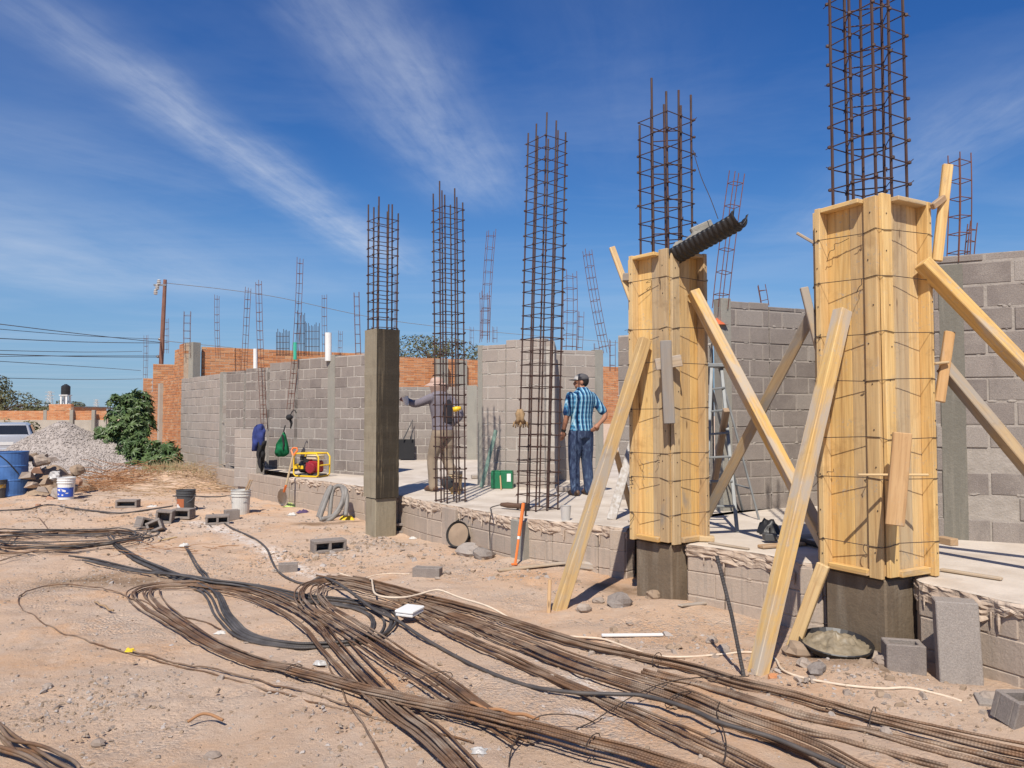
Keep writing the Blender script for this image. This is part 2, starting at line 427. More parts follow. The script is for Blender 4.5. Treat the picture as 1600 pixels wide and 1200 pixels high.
def ground_mat():
    m, t, b = newmat('dirt'); o = t.n('ShaderNodeTexCoord').outputs['Object']
    sand, pale, orange, brown = (.585, .40, .268), (.585, .44, .328), (.60, .355, .195), (.33, .205, .12)
    col = t.mix(t.rng(t.noise(o, .55, 6, .6, .4), .38, .62), sand, pale)
    col = t.mix(t.rng(t.noise(t.mapping(o, loc=(7, 3, 0)), .9, 7, .65, .3), .52, .66, 0, .75), col, orange)
    col = t.mix(t.rng(t.noise(o, 9, 7, .75), .5, .75, 0, .45), col, lerp(pale, (.62, .55, .47), .7))
    col = t.mix(t.rng(t.noise(t.mapping(o, loc=(2, 9, 0)), 3.4, 8, .75, .5), .57, .72, 0, .5), col, brown)
    gr = t.rng(t.noise(t.mapping(o, loc=(4, 1, 0)), .8, 5, .6), .5, .62)       # gravelly patches
    v = t.n('ShaderNodeTexVoronoi', i_Vector=o, i_Scale=46.0)
    vc = t.n('ShaderNodeSeparateColor', i_0=v.outputs['Color']).outputs[0]
    col = t.mix(t.math('MULTIPLY', gr, t.rng(vc, .55, .8, 0, .55)), col, (.36, .31, .27))
    at_ = t.n('ShaderNodeAttribute', attribute_name='stain').outputs['Color']
    sc = t.n('ShaderNodeSeparateColor', i_0=at_)
    brk = t.noise(o, 14, 7, .8)
    lime = t.math('MULTIPLY', sc.outputs[0], t.rng(brk, .42, .6, 0, 1))
    col = t.mix(t.math('MULTIPLY', lime, .85), col, (.82, .79, .74))
    damp = t.math('MULTIPLY', sc.outputs[1], t.rng(t.noise(o, 6, 6, .7), .3, .55, .35, 1))
    col = t.mix(t.math('MULTIPLY', damp, .85), col, (.20, .125, .07))
    t.L.new(col, b.inputs['Base Color']); b.inputs['Roughness'].default_value = .97; b.inputs['Specular IOR Level'].default_value = .1
    h = t.math('ADD', t.math('MULTIPLY', t.noise(o, 22, 8, .8), 1.0), t.math('MULTIPLY', t.math('MULTIPLY', v.outputs['Distance'], gr), -.7))
    h = t.math('ADD', h, t.math('MULTIPLY', t.noise(o, 120, 3, .7), .25))
    bp = t.n('ShaderNodeBump', i_Strength=.85, i_Distance=.03, i_Height=h); t.L.new(bp.outputs[0], b.inputs['Normal'])
    return m

def plaid_mat(name, base, bands, fx, fz, rough=.9):
    """woven check: bands = (colour, offset, half width, vertical?)"""
    m, t, b = newmat(name); o = t.n('ShaderNodeTexCoord').outputs['Object']
    s = t.n('ShaderNodeSeparateXYZ', i_0=t.mapping(o, rot=(0, 0, -.25)))
    jit = t.math('MULTIPLY', t.noise(o, 7, 3), .12)
    fxv = t.math('FRACT', t.math('ADD', t.math('MULTIPLY', t.math('ADD', s.outputs[0], t.math('MULTIPLY', s.outputs[1], .55)), fx), jit))
    fzv = t.math('FRACT', t.math('ADD', t.math('MULTIPLY', s.outputs[2], fz), jit))
    col = base
    for (c, off, hw, vert, amt) in bands:
        d = t.math('ABSOLUTE', t.math('SUBTRACT', fxv if vert else fzv, off))
        col = t.mix(t.rng(d, hw * .8, hw * 1.2, amt, 0), col, c)
    t.L.new(col, b.inputs['Base Color']); b.inputs['Roughness'].default_value = rough; b.inputs['Specular IOR Level'].default_value = .15
    bp = t.n('ShaderNodeBump', i_Strength=.6, i_Distance=.02, i_Height=t.noise(t.mapping(o, scale=(1, 1, .5)), 14, 4, .6, .8)); t.L.new(bp.outputs[0], b.inputs['Normal'])
    return m

M = {}
M['dirt'] = ground_mat()
M['floor'] = mat('floor_concrete', (.56, .49, .41), (.43, .36, .29), .95, 1.3, .5, 30, dust=((.62, .55, .47), .5, 2.5))
M['block'] = block_mat('grey_block', (.295, .255, .226), (.22, .188, .168), (.37, .33, .29), (.36, .315, .275))
M['block_pale'] = block_mat('dusty_block', (.41, .355, .31), (.36, .31, .27), (.33, .29, .25), (.46, .39, .33))
M['foundation'] = concrete_mat('dusty_foundation_block', (.47, .375, .295), (.37, .30, .24), (.29, .25, .21), amount=.35, vscale=(11, 11, .9))
M['foundation_joint'] = mat('foundation_joint', (.44, .35, .275), (.33, .27, .215), .97, 9, .8, 40)
M['mortar'] = mat('mortar', (.47, .43, .38), (.37, .335, .29), .95, 12, .8, 45)
M['mortar_dark'] = mat('mortar_dark', (.36, .32, .28), (.29, .255, .22), .95, 12, .8, 45)
M['tie'] = concrete_mat('tie_concrete', (.33, .31, .26), (.26, .245, .21), (.22, .205, .17), amount=.2)
M['tie_wet'] = concrete_mat('tie_concrete_wet', (.20, .185, .15), (.15, .138, .11), (.25, .225, .18), amount=.2)
M['column'] = concrete_mat('column_concrete', (.33, .285, .20), (.25, .21, .145), (.20, .165, .11), amount=.4, vscale=(10, 10, 1.2))
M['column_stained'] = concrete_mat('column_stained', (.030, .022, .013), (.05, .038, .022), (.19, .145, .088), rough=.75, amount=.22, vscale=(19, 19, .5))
M['pier'] = concrete_mat('pier_concrete', (.20, .148, .095), (.115, .084, .056), (.25, .205, .15), amount=.4, vscale=(7, 7, .8))
M['brick'] = block_mat('orange_brick', (.62, .27, .115), (.48, .185, .078), (.64, .39, .21), (.54, .32, .19))
M['brick_mortar'] = mat('brick_mortar', (.52, .40, .29), (.42, .31, .22), .95, 10, .6, 40)
M['plaster'] = mat('old_plaster', (.42, .38, .32), (.34, .30, .25), .95, 1.5, .4, 12)
M['wood'] = wood_mat('new_pine', (.68, .465, .20), (.62, .385, .14), (.40, .225, .085), greyness=.12)
M['wood_pale'] = wood_mat('pale_pine', (.69, .50, .25), (.63, .42, .18), (.42, .245, .10), greyness=.12)
M['wood_red'] = wood_mat('reddish_pine', (.52, .34, .18), (.45, .28, .14), (.31, .175, .085), greyness=.2)
M['wood_old'] = wood_mat('weathered_pine', (.62, .43, .19), (.54, .345, .14), (.35, .21, .10), grey=(.40, .355, .30), greyness=.46)
M['wood_grey'] = wood_mat('grey_timber', (.42, .34, .25), (.36, .28, .20), (.24, .175, .12), grey=(.34, .31, .28), greyness=.5)
M['rebar'] = rebar_mat('rusty_rebar', (.085, .036, .024), (.036, .022, .019), (.095, .072, .064), 0)
M['rebar_ground'] = rebar_mat('dusty_rebar', (.235, .125, .062), (.08, .05, .034), (.37, .29, .215), 20)
M['rebar_dark'] = rebar_mat('dark_rebar', (.085, .075, .07), (.045, .04, .038), (.17, .155, .145), 18)
M['rebar_thin'] = mat('thin_rebar', (.19, .075, .045), (.11, .05, .04), .8, 5)
M['rust_wire'] = mat('rust_wire', (.30, .135, .06), (.20, .085, .04), .8, 5, r3=(.42, .24, .12))
M['wire'] = mat('tie_wire', (.06, .05, .045), (.10, .07, .05), .6, 30, metal=.4)
M['cable'] = mat('black_cable', (.055, .05, .05), (.10, .085, .075), .55, 8)
M['cable_grey'] = mat('grey_hose', (.25, .235, .215), (.18, .165, .15), .6, 8)
M['rope'] = mat('cream_cord', (.66, .55, .42), (.55, .43, .32), .85, 20)
M['stone'] = mat('loose_stone', (.40, .33, .27), (.31, .255, .21), .95, 3, .5, 60, r3=(.24, .19, .155))
M['gravel'] = mat('gravel_stone', (.46, .405, .365), (.36, .315, .28), .95, 9, .4, 60, r3=(.30, .26, .23))
M['lip'] = mat('cement_lip', (.46, .36, .275), (.35, .265, .20), .97, 5, 1.0, 26, dust=((.58, .48, .385), .4, 7))
M['splashed'] = mat('paint_splashed_board', (.50, .48, .45), (.30, .25, .20), .8, 22)
M['leaf'] = mat('leaf', (.055, .105, .03), (.035, .072, .02), .5, 4, r3=(.12, .17, .055), spec=.5)
M['leaf_dull'] = mat('leaf_dull', (.075, .085, .035), (.055, .06, .028), .8, 2, r3=(.15, .135, .065))
M['bark'] = mat('bark', (.13, .095, .065), (.09, .065, .045), .95, 8, .6, 30)
M['twig'] = mat('dry_twig', (.36, .235, .135), (.26, .16, .09), .9, 5, r3=(.46, .34, .21))
M['dry_grass'] = mat('dry_grass', (.36, .295, .17), (.27, .21, .12), .9, 3, r3=(.20, .19, .09))
def plain(name, c, rough=.5, metal=0.0, spec=.5, var=.2, scale=5.0):
    M[name] = mat(name, c, lerp(c, (0, 0, 0), var), rough, scale, metal=metal, spec=spec); return M[name]
plain('blue_drum', (.065, .17, .42), .55, 0.0, .4, .35)
plain('blue_print', (.03, .10, .50), .45); plain('white_plastic', (.74, .73, .70), .45, var=.1)
plain('bucket_dusty', (.60, .58, .53), .6, var=.2); plain('black_plastic', (.022, .021, .021), .45)
plain('dark_grey', (.075, .075, .075), .55); plain('orange_label', (.42, .13, .05), .6); plain('mustard', (.42, .25, .035), .5)
plain('yellow_paint', (.78, .50, .02), .4, var=.1); plain('red_engine', (.28, .02, .03), .35); plain('cream', (.72, .62, .42), .5, var=.1)
plain('orange_paint', (.80, .20, .04), .5, var=.15); plain('steel', (.33, .32, .31), .4, .7); plain('alu', (.26, .27, .265), .55, .1, var=.3)
plain('rubber', (.03, .029, .028), .8); plain('green_cloth', (.012, .15, .06), .9, 0.0, .15, .5, 16.); plain('blue_cloth', (.03, .05, .21), .9, var=.5)
plain('black_cloth', (.016, .016, .018), .9); plain('green_tin', (.015, .16, .07), .4); plain('dull_green', (.17, .26, .21), .6)
plain('orange_cloth', (.62, .13, .045), .85); plain('skin', (.36, .165, .095), .6, var=.12); plain('skin_dark', (.27, .12, .07), .6, var=.12)
plain('hair', (.018, .013, .011), .8); plain('cap_grey', (.10, .095, .098), .9); plain('white_cloth', (.62, .59, .54), .9, var=.2)
plain('leather', (.12, .065, .038), .6); plain('khaki', (.32, .25, .18), .9, var=.3); plain('shirt_grey', (.20, .18, .21), .9, var=.3)
plain('pink_cloth', (.52, .36, .29), .9, var=.3); plain('vest', (.022, .02, .026), .9); plain('tan_leather', (.36, .235, .12), .9, var=.5, scale=14.)
plain('silver_car', (.46, .47, .49), .3, .3, var=.04); plain('glass_dark', (.018, .020, .023), .06, 0, .8); plain('tail_red', (.38, .012, .012), .25)
plain('plate', (.62, .62, .60), .5, var=.1); plain('lime_cloth', (.50, .62, .20), .9); plain('purple', (.10, .06, .14), .8)
plain('yellow_cloth', (.80, .56, .03), .9); plain('mint', (.05, .42, .28), .5); plain('clear_cup', (.52, .50, .47), .3, var=.15)
plain('pole_brown', (.23, .11, .075), .85, var=.3); plain('ceramic', (.50, .48, .45), .4); plain('soil', (.33, .24, .165), .95, var=.3)
plain('wet_mortar', (.30, .245, .165), .5, var=.45, scale=14); plain('clay', (.44, .25, .16), .95, var=.35); plain('hill', (.20, .22, .24), .95)
M['shirt_plaid'] = plaid_mat('plaid_shirt', (.075, .26, .42), [((.45, .62, .68), .95, .06, False, .45), ((.014, .045, .13), .45, .16, False, .45), ((.012, .03, .10), .5, .2, True, .92), ((.40, .60, .68), .1, .09, True, .75)], 17, 15)
M['jeans_plaid'] = concrete_mat('dark_jeans', (.020, .033, .078), (.032, .054, .12), (.115, .18, .29), vscale=(20, 20, 7), amount=.42)
# ================================================================== SETTING
def seg_dist(x, y, pts):
    d = np.full_like(x, 1e9)
    for a, b in zip(pts[:-1], pts[1:]):
        dx, dy = b[0] - a[0], b[1] - a[1]; L2 = dx * dx + dy * dy + 1e-9
        t = np.clip(((x - a[0]) * dx + (y - a[1]) * dy) / L2, 0, 1)
        d = np.minimum(d, np.hypot(x - a[0] - t * dx, y - a[1] - t * dy))
    return d
def build_ground():
    far = [30, 40, 55, 80, 120, 200, 400, 900, 2500, 7000]
    def axis(a, b, st): return np.array([a - (f - 20) for f in far[::-1]] + list(np.arange(a, b, st)) + [b + (f - 29) for f in far])
    xs, ys = axis(-13, 7, .045), axis(2.0, 21.5, .045)
    X, Y = np.meshgrid(xs, ys); Z = gh(X, Y)
    rg = random.Random(12)
    for _ in range(260):                                       # footprints and scuffs
        fy = 2.2 + 11 * rg.random() ** 1.5; fx = rg.uniform(-.75 * fy, min(.6 * fy, 3 - .4 * (fy - 3))); an = rg.random() * 6.3; ca, sa = math.cos(an), math.sin(an)
        i0, i1, j0, j1 = np.searchsorted(xs, fx - .4), np.searchsorted(xs, fx + .4), np.searchsorted(ys, fy - .4), np.searchsorted(ys, fy + .4)
        if fx > -.8 + (9.4 - fy) * .77 - .5: continue
        dx, dy = X[j0:j1, i0:i1] - fx, Y[j0:j1, i0:i1] - fy; u_, v_ = (dx * ca + dy * sa) / .13, (-dx * sa + dy * ca) / .055
        q = u_ * u_ + v_ * v_; Z[j0:j1, i0:i1] += rg.uniform(.006, .016) * (-np.exp(-q * q) + .55 * np.exp(-(np.sqrt(q) - 1.5) ** 2 / .12))
    nx, ny = len(xs), len(ys)
    V = np.stack([X.ravel(), Y.ravel(), Z.ravel()], 1)
    i = np.arange(nx * ny).reshape(ny, nx)
    Fq = np.stack([i[:-1, :-1].ravel(), i[:-1, 1:].ravel(), i[1:, 1:].ravel(), i[1:, :-1].ravel()], 1)
    me = bpy.data.meshes.new('ground'); me.vertices.add(len(V)); me.vertices.foreach_set('co', V.ravel())
    me.loops.add(Fq.size); me.loops.foreach_set('vertex_index', Fq.ravel().astype(np.int32))
    me.polygons.add(len(Fq)); me.polygons.foreach_set('loop_start', (np.arange(len(Fq)) * 4).astype(np.int32))
    me.update(calc_edges=True); me.polygons.foreach_set('use_smooth', [True] * len(Fq))
    def pl(pp): return [tuple(on(u, v))[:2] for u, v in pp]
    lime = np.exp(-(seg_dist(X, Y, pl([(300, 814), (353, 833), (413, 860), (443, 877), (500, 897), (540, 910)])) / .13) ** 2)
    lime += .9 * np.exp(-(seg_dist(X, Y, pl([(905, 1065), (960, 1095), (1000, 1112)])) / .09) ** 2)
    lime += .8 * np.exp(-(seg_dist(X, Y, pl([(900, 1122), (945, 1128)])) / .07) ** 2)
    damp = np.exp(-(seg_dist(X, Y, pl([(110, 903), (160, 900), (220, 905)])) / .32) ** 2)
    damp += np.exp(-(seg_dist(X, Y, pl([(470, 822), (520, 822), (585, 816)])) / .14) ** 2)
    damp += np.exp(-(seg_dist(X, Y, pl([(945, 925), (990, 930), (1065, 925)])) / .17) ** 2)
    damp += np.exp(-(seg_dist(X, Y, pl([(1260, 1030), (1310, 1050), (1380, 1040)])) / .14) ** 2)
    c = np.zeros((nx * ny, 4), np.float32); c[:, 0] = np.clip(lime, 0, 1).ravel(); c[:, 1] = np.clip(damp, 0, 1).ravel(); c[:, 3] = 1
    a = me.attributes.new('stain', 'FLOAT_COLOR', 'POINT'); a.data.foreach_set('color', c.ravel())
    me.materials.append(M['dirt'])
    o = bpy.data.objects.new('ground', me); COL.objects.link(o); tag(o, kind='structure')
build_ground()

def hills():
    mb = MB(); n = 80; pts = []
    for i in range(n + 1):
        a = R(-75 + 150 * i / n); rr = 5200
        h = 40 + 70 * float(vnoise(np.array(i * .23), np.array(3.3), 9)) + 18 * float(vnoise(np.array(i * .9), np.array(1.3), 5))
        pts.append((math.sin(a) * rr, math.cos(a) * rr, h))
    vs = []; fs = []
    for (x, y, h) in pts: vs += [(x, y, -5), (x * 1.02, y * 1.02, h * .6), (x * 1.06, y * 1.06, h), (x * 1.2, y * 1.2, -5)]
    for i in range(n):
        for k in range(3): fs.append((i * 4 + k, i * 4 + 4 + k, i * 4 + 5 + k, i * 4 + 1 + k))
    mb.add(vs, fs); tag(mb.build('hills', M['hill'], smooth=True, loc=(0, 0, 0)), kind='structure')
hills()

# ------------------------------------------------------------------ floor slab and its foundation
edge_px = [(452, 746), (510, 752), (569, 760), (583, 771), (622, 773), (667, 783), (733, 794), (800, 807), (862, 813), (933, 820), (978, 825),
           (990, 819), (1060, 834), (1073, 850), (1130, 857), (1200, 867), (1288, 884), (1300, 868), (1420, 890), (1434, 908), (1600, 944), (1800, 996)]
edge = [slab(u, v) for u, v in edge_px]
edge.append(Vector((edge[-1].x + .35, edge[-1].y - .8, SLAB)))
def build_floor():
    mb = MB()
    fine = []
    for a, b in zip(edge[:-1], edge[1:]):
        k = max(2, int((b - a).length / .035))
        for j in range(k):
            p = a + (b - a) * (j / k)
            w = (float(vnoise(np.array(p.x * 9), np.array(p.y * 9), 8)) - .5) * .035 + (float(vnoise(np.array(p.x * 31), np.array(p.y * 31), 9)) - .5) * .02
            fine.append(Vector((p.x - .8 * w, p.y - .6 * w, SLAB)))
    fine.append(edge[-1])
    n = len(fine); nrm = Vector((-.79, -.61, 0)); vs = []; fs = []; K = 11
    def N(x, y, s): return float(vnoise(np.array(x), np.array(y), s)) - .5
    lipm = MB(); lv = []; lf = []
    for i, p in enumerate(fine):
        lip = .12 + .07 * N(i * .10, .5, 3) + .07 * N(i * .31, 1.5, 4) + .05 * N(i * .9, 1.5, 5)
        back = p - nrm * .5
        zt = N(p.x * 5, p.y * 5, 18) * .012
        vs += [Vector((back.x, back.y, SLAB)), Vector((p.x - nrm.x * .05, p.y - nrm.y * .05, SLAB + zt * .6)), Vector((p.x - nrm.x * .012, p.y - nrm.y * .012, SLAB - .006 + zt))]
        for k in range(K):
            f = k / (K - 1); z = SLAB - .006 + zt - f * lip
            dis = .004 + .014 * N(i * .22, z * 26, 6) + .030 * N(i * .75, z * 60, 7) - .004 * f - (.03 * max(0, f - .9) / .1 if f > .9 else 0) - (.012 * (1 - f) ** 4)
            lv.append(Vector((p.x + nrm.x * dis, p.y + nrm.y * dis, z)))
    for i in range(n - 1):
        for k in range(2): fs.append((i * 3 + k, i * 3 + k + 1, i * 3 + 4 + k, i * 3 + 3 + k))
        for k in range(K - 1): lf.append((i * K + k, i * K + k + 1, i * K + K + 1 + k, i * K + K + k))
    lipm.add(lv, lf); tag(lipm.build('floor_edge', M['lip'], loc=(0, 0, 0)), kind='structure')
    mb.add(vs, fs)
    # the top behind the rough edge, in quads out to the back
    top = []
    for i in range(n):
        p = vs[i * 3]; top.append(p)
    top2 = [Vector((p.x + 13, p.y + 10.5, SLAB)) for p in top]
    v2 = []; f2 = []
    for i in range(n): v2 += [top[i], top2[i]]
    for i in range(n - 1): f2.append((2 * i, 2 * i + 1, 2 * i + 3, 2 * i + 2))
    mb.add(v2, f2)
    q = at(412, 700, 16.0)
    mb.add([(top[0].x, top[0].y, SLAB), (-6.6, 17.6, SLAB), (-6, 30, SLAB), (top2[0].x, top2[0].y, SLAB)], [(0, 3, 2, 1)])
    tag(mb.build('floor', M['floor'], loc=(0, 0, 0)), 'pale concrete floor slab raised on a block foundation', None, kind='structure')
build_floor()

def courses(blk, mor, p0, p1, z0, tops, th=.14, L=.40, H=.20, m=.013, jit=.004, ch=.006, start=0.0, back=None, smear=False):
    """running-bond wall from p0 to p1; front face on the line; tops = [(s0,s1,z)] or a number"""
    p0, p1 = Vector((p0[0], p0[1])), Vector((p1[0], p1[1])); d = p1 - p0; LN = d.length; d /= LN
    nb = Vector((-d.y, d.x)); mid = (p0 + p1) / 2
    if nb.dot(mid) < 0: nb = -nb                       # away from the camera
    if back is not None: nb = nb * back
    d3, n3, up = Vector((d.x, d.y, 0)), Vector((nb.x, nb.y, 0)), Vector((0, 0, 1))
    if not isinstance(tops, list): tops = [(0, LN, tops)]
    for (s0, s1, zt) in tops:
        c = p0 + d * (s0 + s1) / 2 + nb * th / 2
        mor.cbox((c.x, c.y, (z0 + zt) / 2 - .004), d3 * (s1 - s0 - .012) / 2, n3 * (th - .013) / 2, up * (zt - z0 - .012) / 2)
        k = 0; z = z0
        while z < zt - .03:
            h = min(H, zt - z); s = s0 - (L / 2 if k % 2 else 0) - start
            while s < s1 - .03:
                a, b = max(s, s0), min(s + L, s1)
                if b - a > .05:
                    mm = m * rnd.uniform(.7, 1.5)
                    c = p0 + d * (a + b) / 2 + nb * (th / 2 + rnd.uniform(-jit, jit))
                    zz = z + h / 2 + rnd.uniform(-jit, jit) * .6
                    e1 = (b - a - mm) / 2; tilt = rnd.uniform(-.008, .008)
                    blk.cbox((c.x, c.y, zz), (d3 + up * tilt) * e1, n3 * th / 2, up * (h - m * rnd.uniform(.7, 1.4)) / 2, ch)
                    if smear and rnd.random() < .5:             # a lump of mortar left on a joint
                        for _ in range(rnd.randint(1, 3)):
                            ss = rnd.uniform(a, b); q = p0 + d * ss + nb * .004; w_ = rnd.uniform(.012, .045)
                            mor.ball((q.x, q.y, z + rnd.uniform(-.012, .02)), w_, .007, rnd.uniform(.006, .016), 7, 4, M=Matrix(((d.x, -d.y, 0), (d.y, d.x, 0), (0, 0, 1))))
                s += L
            z += H; k += 1
    return d3, n3, LN

def wall(name, label, p0, p1, z0, tops, bm='block', mm='mortar', ties=(), cat='wall', group=None, part='block_face', **kw):
    blk, mor = MB(), MB()
    kw.setdefault('smear', True); d3, n3, LN = courses(blk, mor, p0, p1, z0, tops, **kw)
    t = thing(name, label, cat, (p0[0], p0[1], z0), group)
    blk.build(part, M[bm], t); mor.build('mortar', M[mm], t)
    th = kw.get('th', .14)
    for (s, w, zt, tm) in ties:
        mb = MB(); c = Vector((p0[0], p0[1], 0)) + d3 * s + n3 * (th / 2)
        k = 1
        for j in range(k):                                 # a cast column with slightly uneven lifts
            za, zb = z0 + (zt - z0) * j / k, z0 + (zt - z0) * (j + 1) / k
            mb.cbox((c.x, c.y, (za + zb) / 2), d3 * (w / 2 + rnd.uniform(-.004, .004)), n3 * (th / 2 + rnd.uniform(.005, .011)), Vector((0, 0, (zb - za) / 2)), .004)
        mb.build('tie_column', M[tm], t)
    return t

GW = 'grey block walls of the unfinished building'
# left room: corner at 345, receding to the left, running right behind the raw column
wall('block_wall', 'smooth pale grey block wall receding beside the orange brick building', (-8.66, 20.1), (-6.62, 17.57), -.1, 2.63, 'block_pale', 'mortar', ties=[(3.16, .17, 2.66, 'tie')], group=GW)
wall('block_wall', 'grey block wall with stepped top behind the yellow generator', (-6.50, 17.45), (-2.48, 14.15), .2,
     [(0.0, .73, 2.66), (.80, 1.63, 2.70), (1.72, 2.62, 2.78), (2.72, 5.2, 2.82)], ties=[(3.84, .22, 2.84, 'tie')], group=GW)
wall('block_wall', 'distant low grey block wall behind the worker in grey', (-4.2, 19.5), (.6, 19.6), .5, 2.40, ties=[(3.18, .26, 2.43, 'tie')], group=GW)
wall('block_wall', 'grey block wall carrying thin rebar shadows behind the green tins', (-.56, 12.5), (.50, 11.8), SLAB - .02, [(0, .55, 2.80), (.55, 1.27, 2.86)], group=GW, bm='block_pale', ties=[(.05, .1, 2.80, 'tie')])
wall('block_wall', 'grey block wall directly behind the man in the plaid shirt', (.545, 13.15), (1.62, 13.55), SLAB - .02, 2.80, ties=[(1.05, .15, 2.82, 'tie')], group=GW, bm='block_pale')
wall('block_wall', 'grey block cross wall closing the bay beside the wall behind the green tins', (.52, 11.85), (.62, 13.1), SLAB - .02, 2.82, group=GW, bm='block_pale', back=-1)
wall('block_wall', 'grey block wall half hidden behind the smaller timber column mould', (1.42, 10.3), (2.45, 9.5), SLAB - .02, [(0, .62, 2.74), (.62, 1.3, 2.72)], group=GW)
wall('block_wall', 'grey block wall with two pale patched blocks between the column moulds', (2.47, 9.0), (4.05, 9.65), SLAB - .02, [(0, .7, 3.02), (.7, 1.7, 2.98)], ties=[(.06, .14, 3.04, 'tie')], mm='mortar_dark', group=GW)
wall('block_wall', 'grey block cross wall hidden behind the larger timber column mould', (4.08, 9.6), (3.9, 7.16), SLAB - .02, 3.0, mm='mortar_dark', group=GW, back=-1)
wall('block_wall', 'close rough grey block wall at the right edge of the picture', (3.86, 7.02), (5.9, 6.05), SLAB - .02, [(0, 2.25, 3.12)], ties=[(.15, .2, 3.03, 'tie_wet')], mm='mortar_dark', group=GW, m=.018, jit=.007, L=.42, H=.21)
# stub that carries the jacket
def stub():
    t = thing('block_wall', 'short block stub wall with hollow end holding the blue jacket', 'wall', (-5.4, 15.6, .2), GW)
    blk, mor = MB(), MB()
    a, b = at(366, 700, 15.9), at(418, 700, 15.25)
    courses(blk, mor, (a.x, a.y), (b.x, b.y), .2, [(0, .75, 1.38)], th=.2, jit=.003)
    blk.build('block_face', M['block_pale'], t); mor.build('mortar', M['mortar'], t)
stub()

def foundation():
    t = thing('foundation_wall', 'low dusty block foundation with cement drips under the floor slab', 'foundation', (edge[0].x, edge[0].y, -.1))
    blk, mor = MB(), MB()
    for a, b in zip(edge[:-1], edge[1:]):
        if (b - a).length < .12: continue
        dd = (b - a); n = Vector((-dd.y, dd.x, 0)).normalized()
        if n.dot(a) < 0: n = -n
        a2, b2 = a + n * .012, b + n * .012
        courses(blk, mor, (a2.x, a2.y), (b2.x, b2.y), -.10, .52, th=.16, L=.95, H=.205, m=.0045, jit=.004, ch=.007, smear=True, start=rnd.random() * .3)
    # far return at the left end
    e0 = edge[0]
    courses(blk, mor, (-6.6, 17.2), (e0.x - .02, e0.y + .02), -.05, .5, th=.16, L=.42, H=.2, m=.008)
    blk.build('block_face', M['foundation'], t); mor.build('mortar', M['foundation_joint'], t)
    q = edge[-1]; courses(blk, mor, (q.x + .02, q.y), (q.x + 4.4, q.y + 3.4), -.10, .50, th=.16, L=.95, H=.205, m=.0045, jit=.004, ch=.007)
    # cement run down between the lip and the blocks
    mb = MB()
    for a, b in zip(edge[:-1], edge[1:]):
        L = (b - a).length; k = int(L / .045)
        n = Vector((-.79, -.61, 0))
        for j in range(k):
            if rnd.random() < .86: continue
            p = a + (b - a) * (j + rnd.random()) / max(k, 1); l = rnd.uniform(.02, .11) * .6
            r_ = rnd.uniform(.006, .013)
            q = p + n * .004
            mb.tube([q + Vector((0, 0, -.09)), q + Vector((0, 0, -.13 - l * .5)), q + Vector((0, 0, -.14 - l))], [r_, r_ * .9, r_ * .3], 5, flat=1)
    mb.build('cement_drips', M['lip'], t)
    # cast posts standing proud of the block face
    for i, (u, s, mt) in enumerate([(585, .30, 'tie'), (705, .30, 'foundation'), (812, .22, 'tie')]):
        v = np.interp(u, [p[0] for p in edge_px], [p[1] for p in edge_px]); c = slab(u, v)
        mb = MB(); a = R(-52); d = Vector((math.cos(a), math.sin(a), 0)); n = Vector((-d.y, d.x, 0))
        cc = c + n * .10
        mb.cbox((cc.x, cc.y, .2), d * s / 2, n * .145, Vector((0, 0, .31)), .008)
        mb.build('footing_post', M[mt], t)
foundation()

# ------------------------------------------------------------------ orange brick building behind
def brick_building():
    t = thing('brick_building', 'unfinished orange brick building with a long parapet behind the block walls', 'building', (-9.3, 21.8, 0))
    blk, mor = MB(), MB()
    kw = dict(th=.14, L=.25, H=.082, m=.014, jit=.005, ch=0)
    courses(blk, mor, (-8.95, 22.1), (5.0, 30.2), 1.35, [(0, 5.6, 3.66), (5.6, 10.5, 3.60), (10.5, 16, 3.55)], **kw)
    blk.build('rear_wall', M['brick'], t); mor.build('mortar', M['brick_mortar'], t)
    blk, mor = MB(), MB()
    L = math.hypot(2.2, 3.1)
    courses(blk, mor, (-9.32, 21.75), (-11.75, 25.0), -.1, [(0, .52, 3.72), (.56, 1.05, 3.60), (1.05, 2.4, 2.85), (2.4, 4.05, 2.45)], **kw)
    blk.build('side_wall', M['brick'], t); mor.build('mortar', M['brick_mortar'], t)
    blk, mor = MB(), MB()
    courses(blk, mor, (-12.6, 26.2), (-11.0, 27.0), .8, [(0, .3, 2.95), (.3, 1.0, 3.45), (1.0, 1.75, 3.8)], **kw)
    blk.build('inner_wall', M['brick'], t); mor.build('mortar', M['brick_mortar'], t)
    mb = MB(); mb.cbox((-9.14, 21.93, 1.85), (.16, -.1, 0), (.07, .1, 0), (0, 0, 1.9), .005); mb.build('tie_column', M['tie'], t)
    mb = MB(); mb.cbox((-10.85, 23.72, 1.3), (.06, -.08, 0), (.05, .04, 0), (0, 0, 1.35), .005); mb.build('tie_column', M['plaster'], t)
    mb = MB()
    for (u, v, Y) in ((690, 545, 26.3), (720, 560, 26.8)):
        p = at(u, v, Y - .6); mb.cbox((p.x, p.y, 2.5), (.17, .1, 0), (-.05, .08, 0), (0, 0, 1.05), .005)
    mb.build('tie_column', M['tie'], t)
brick_building()

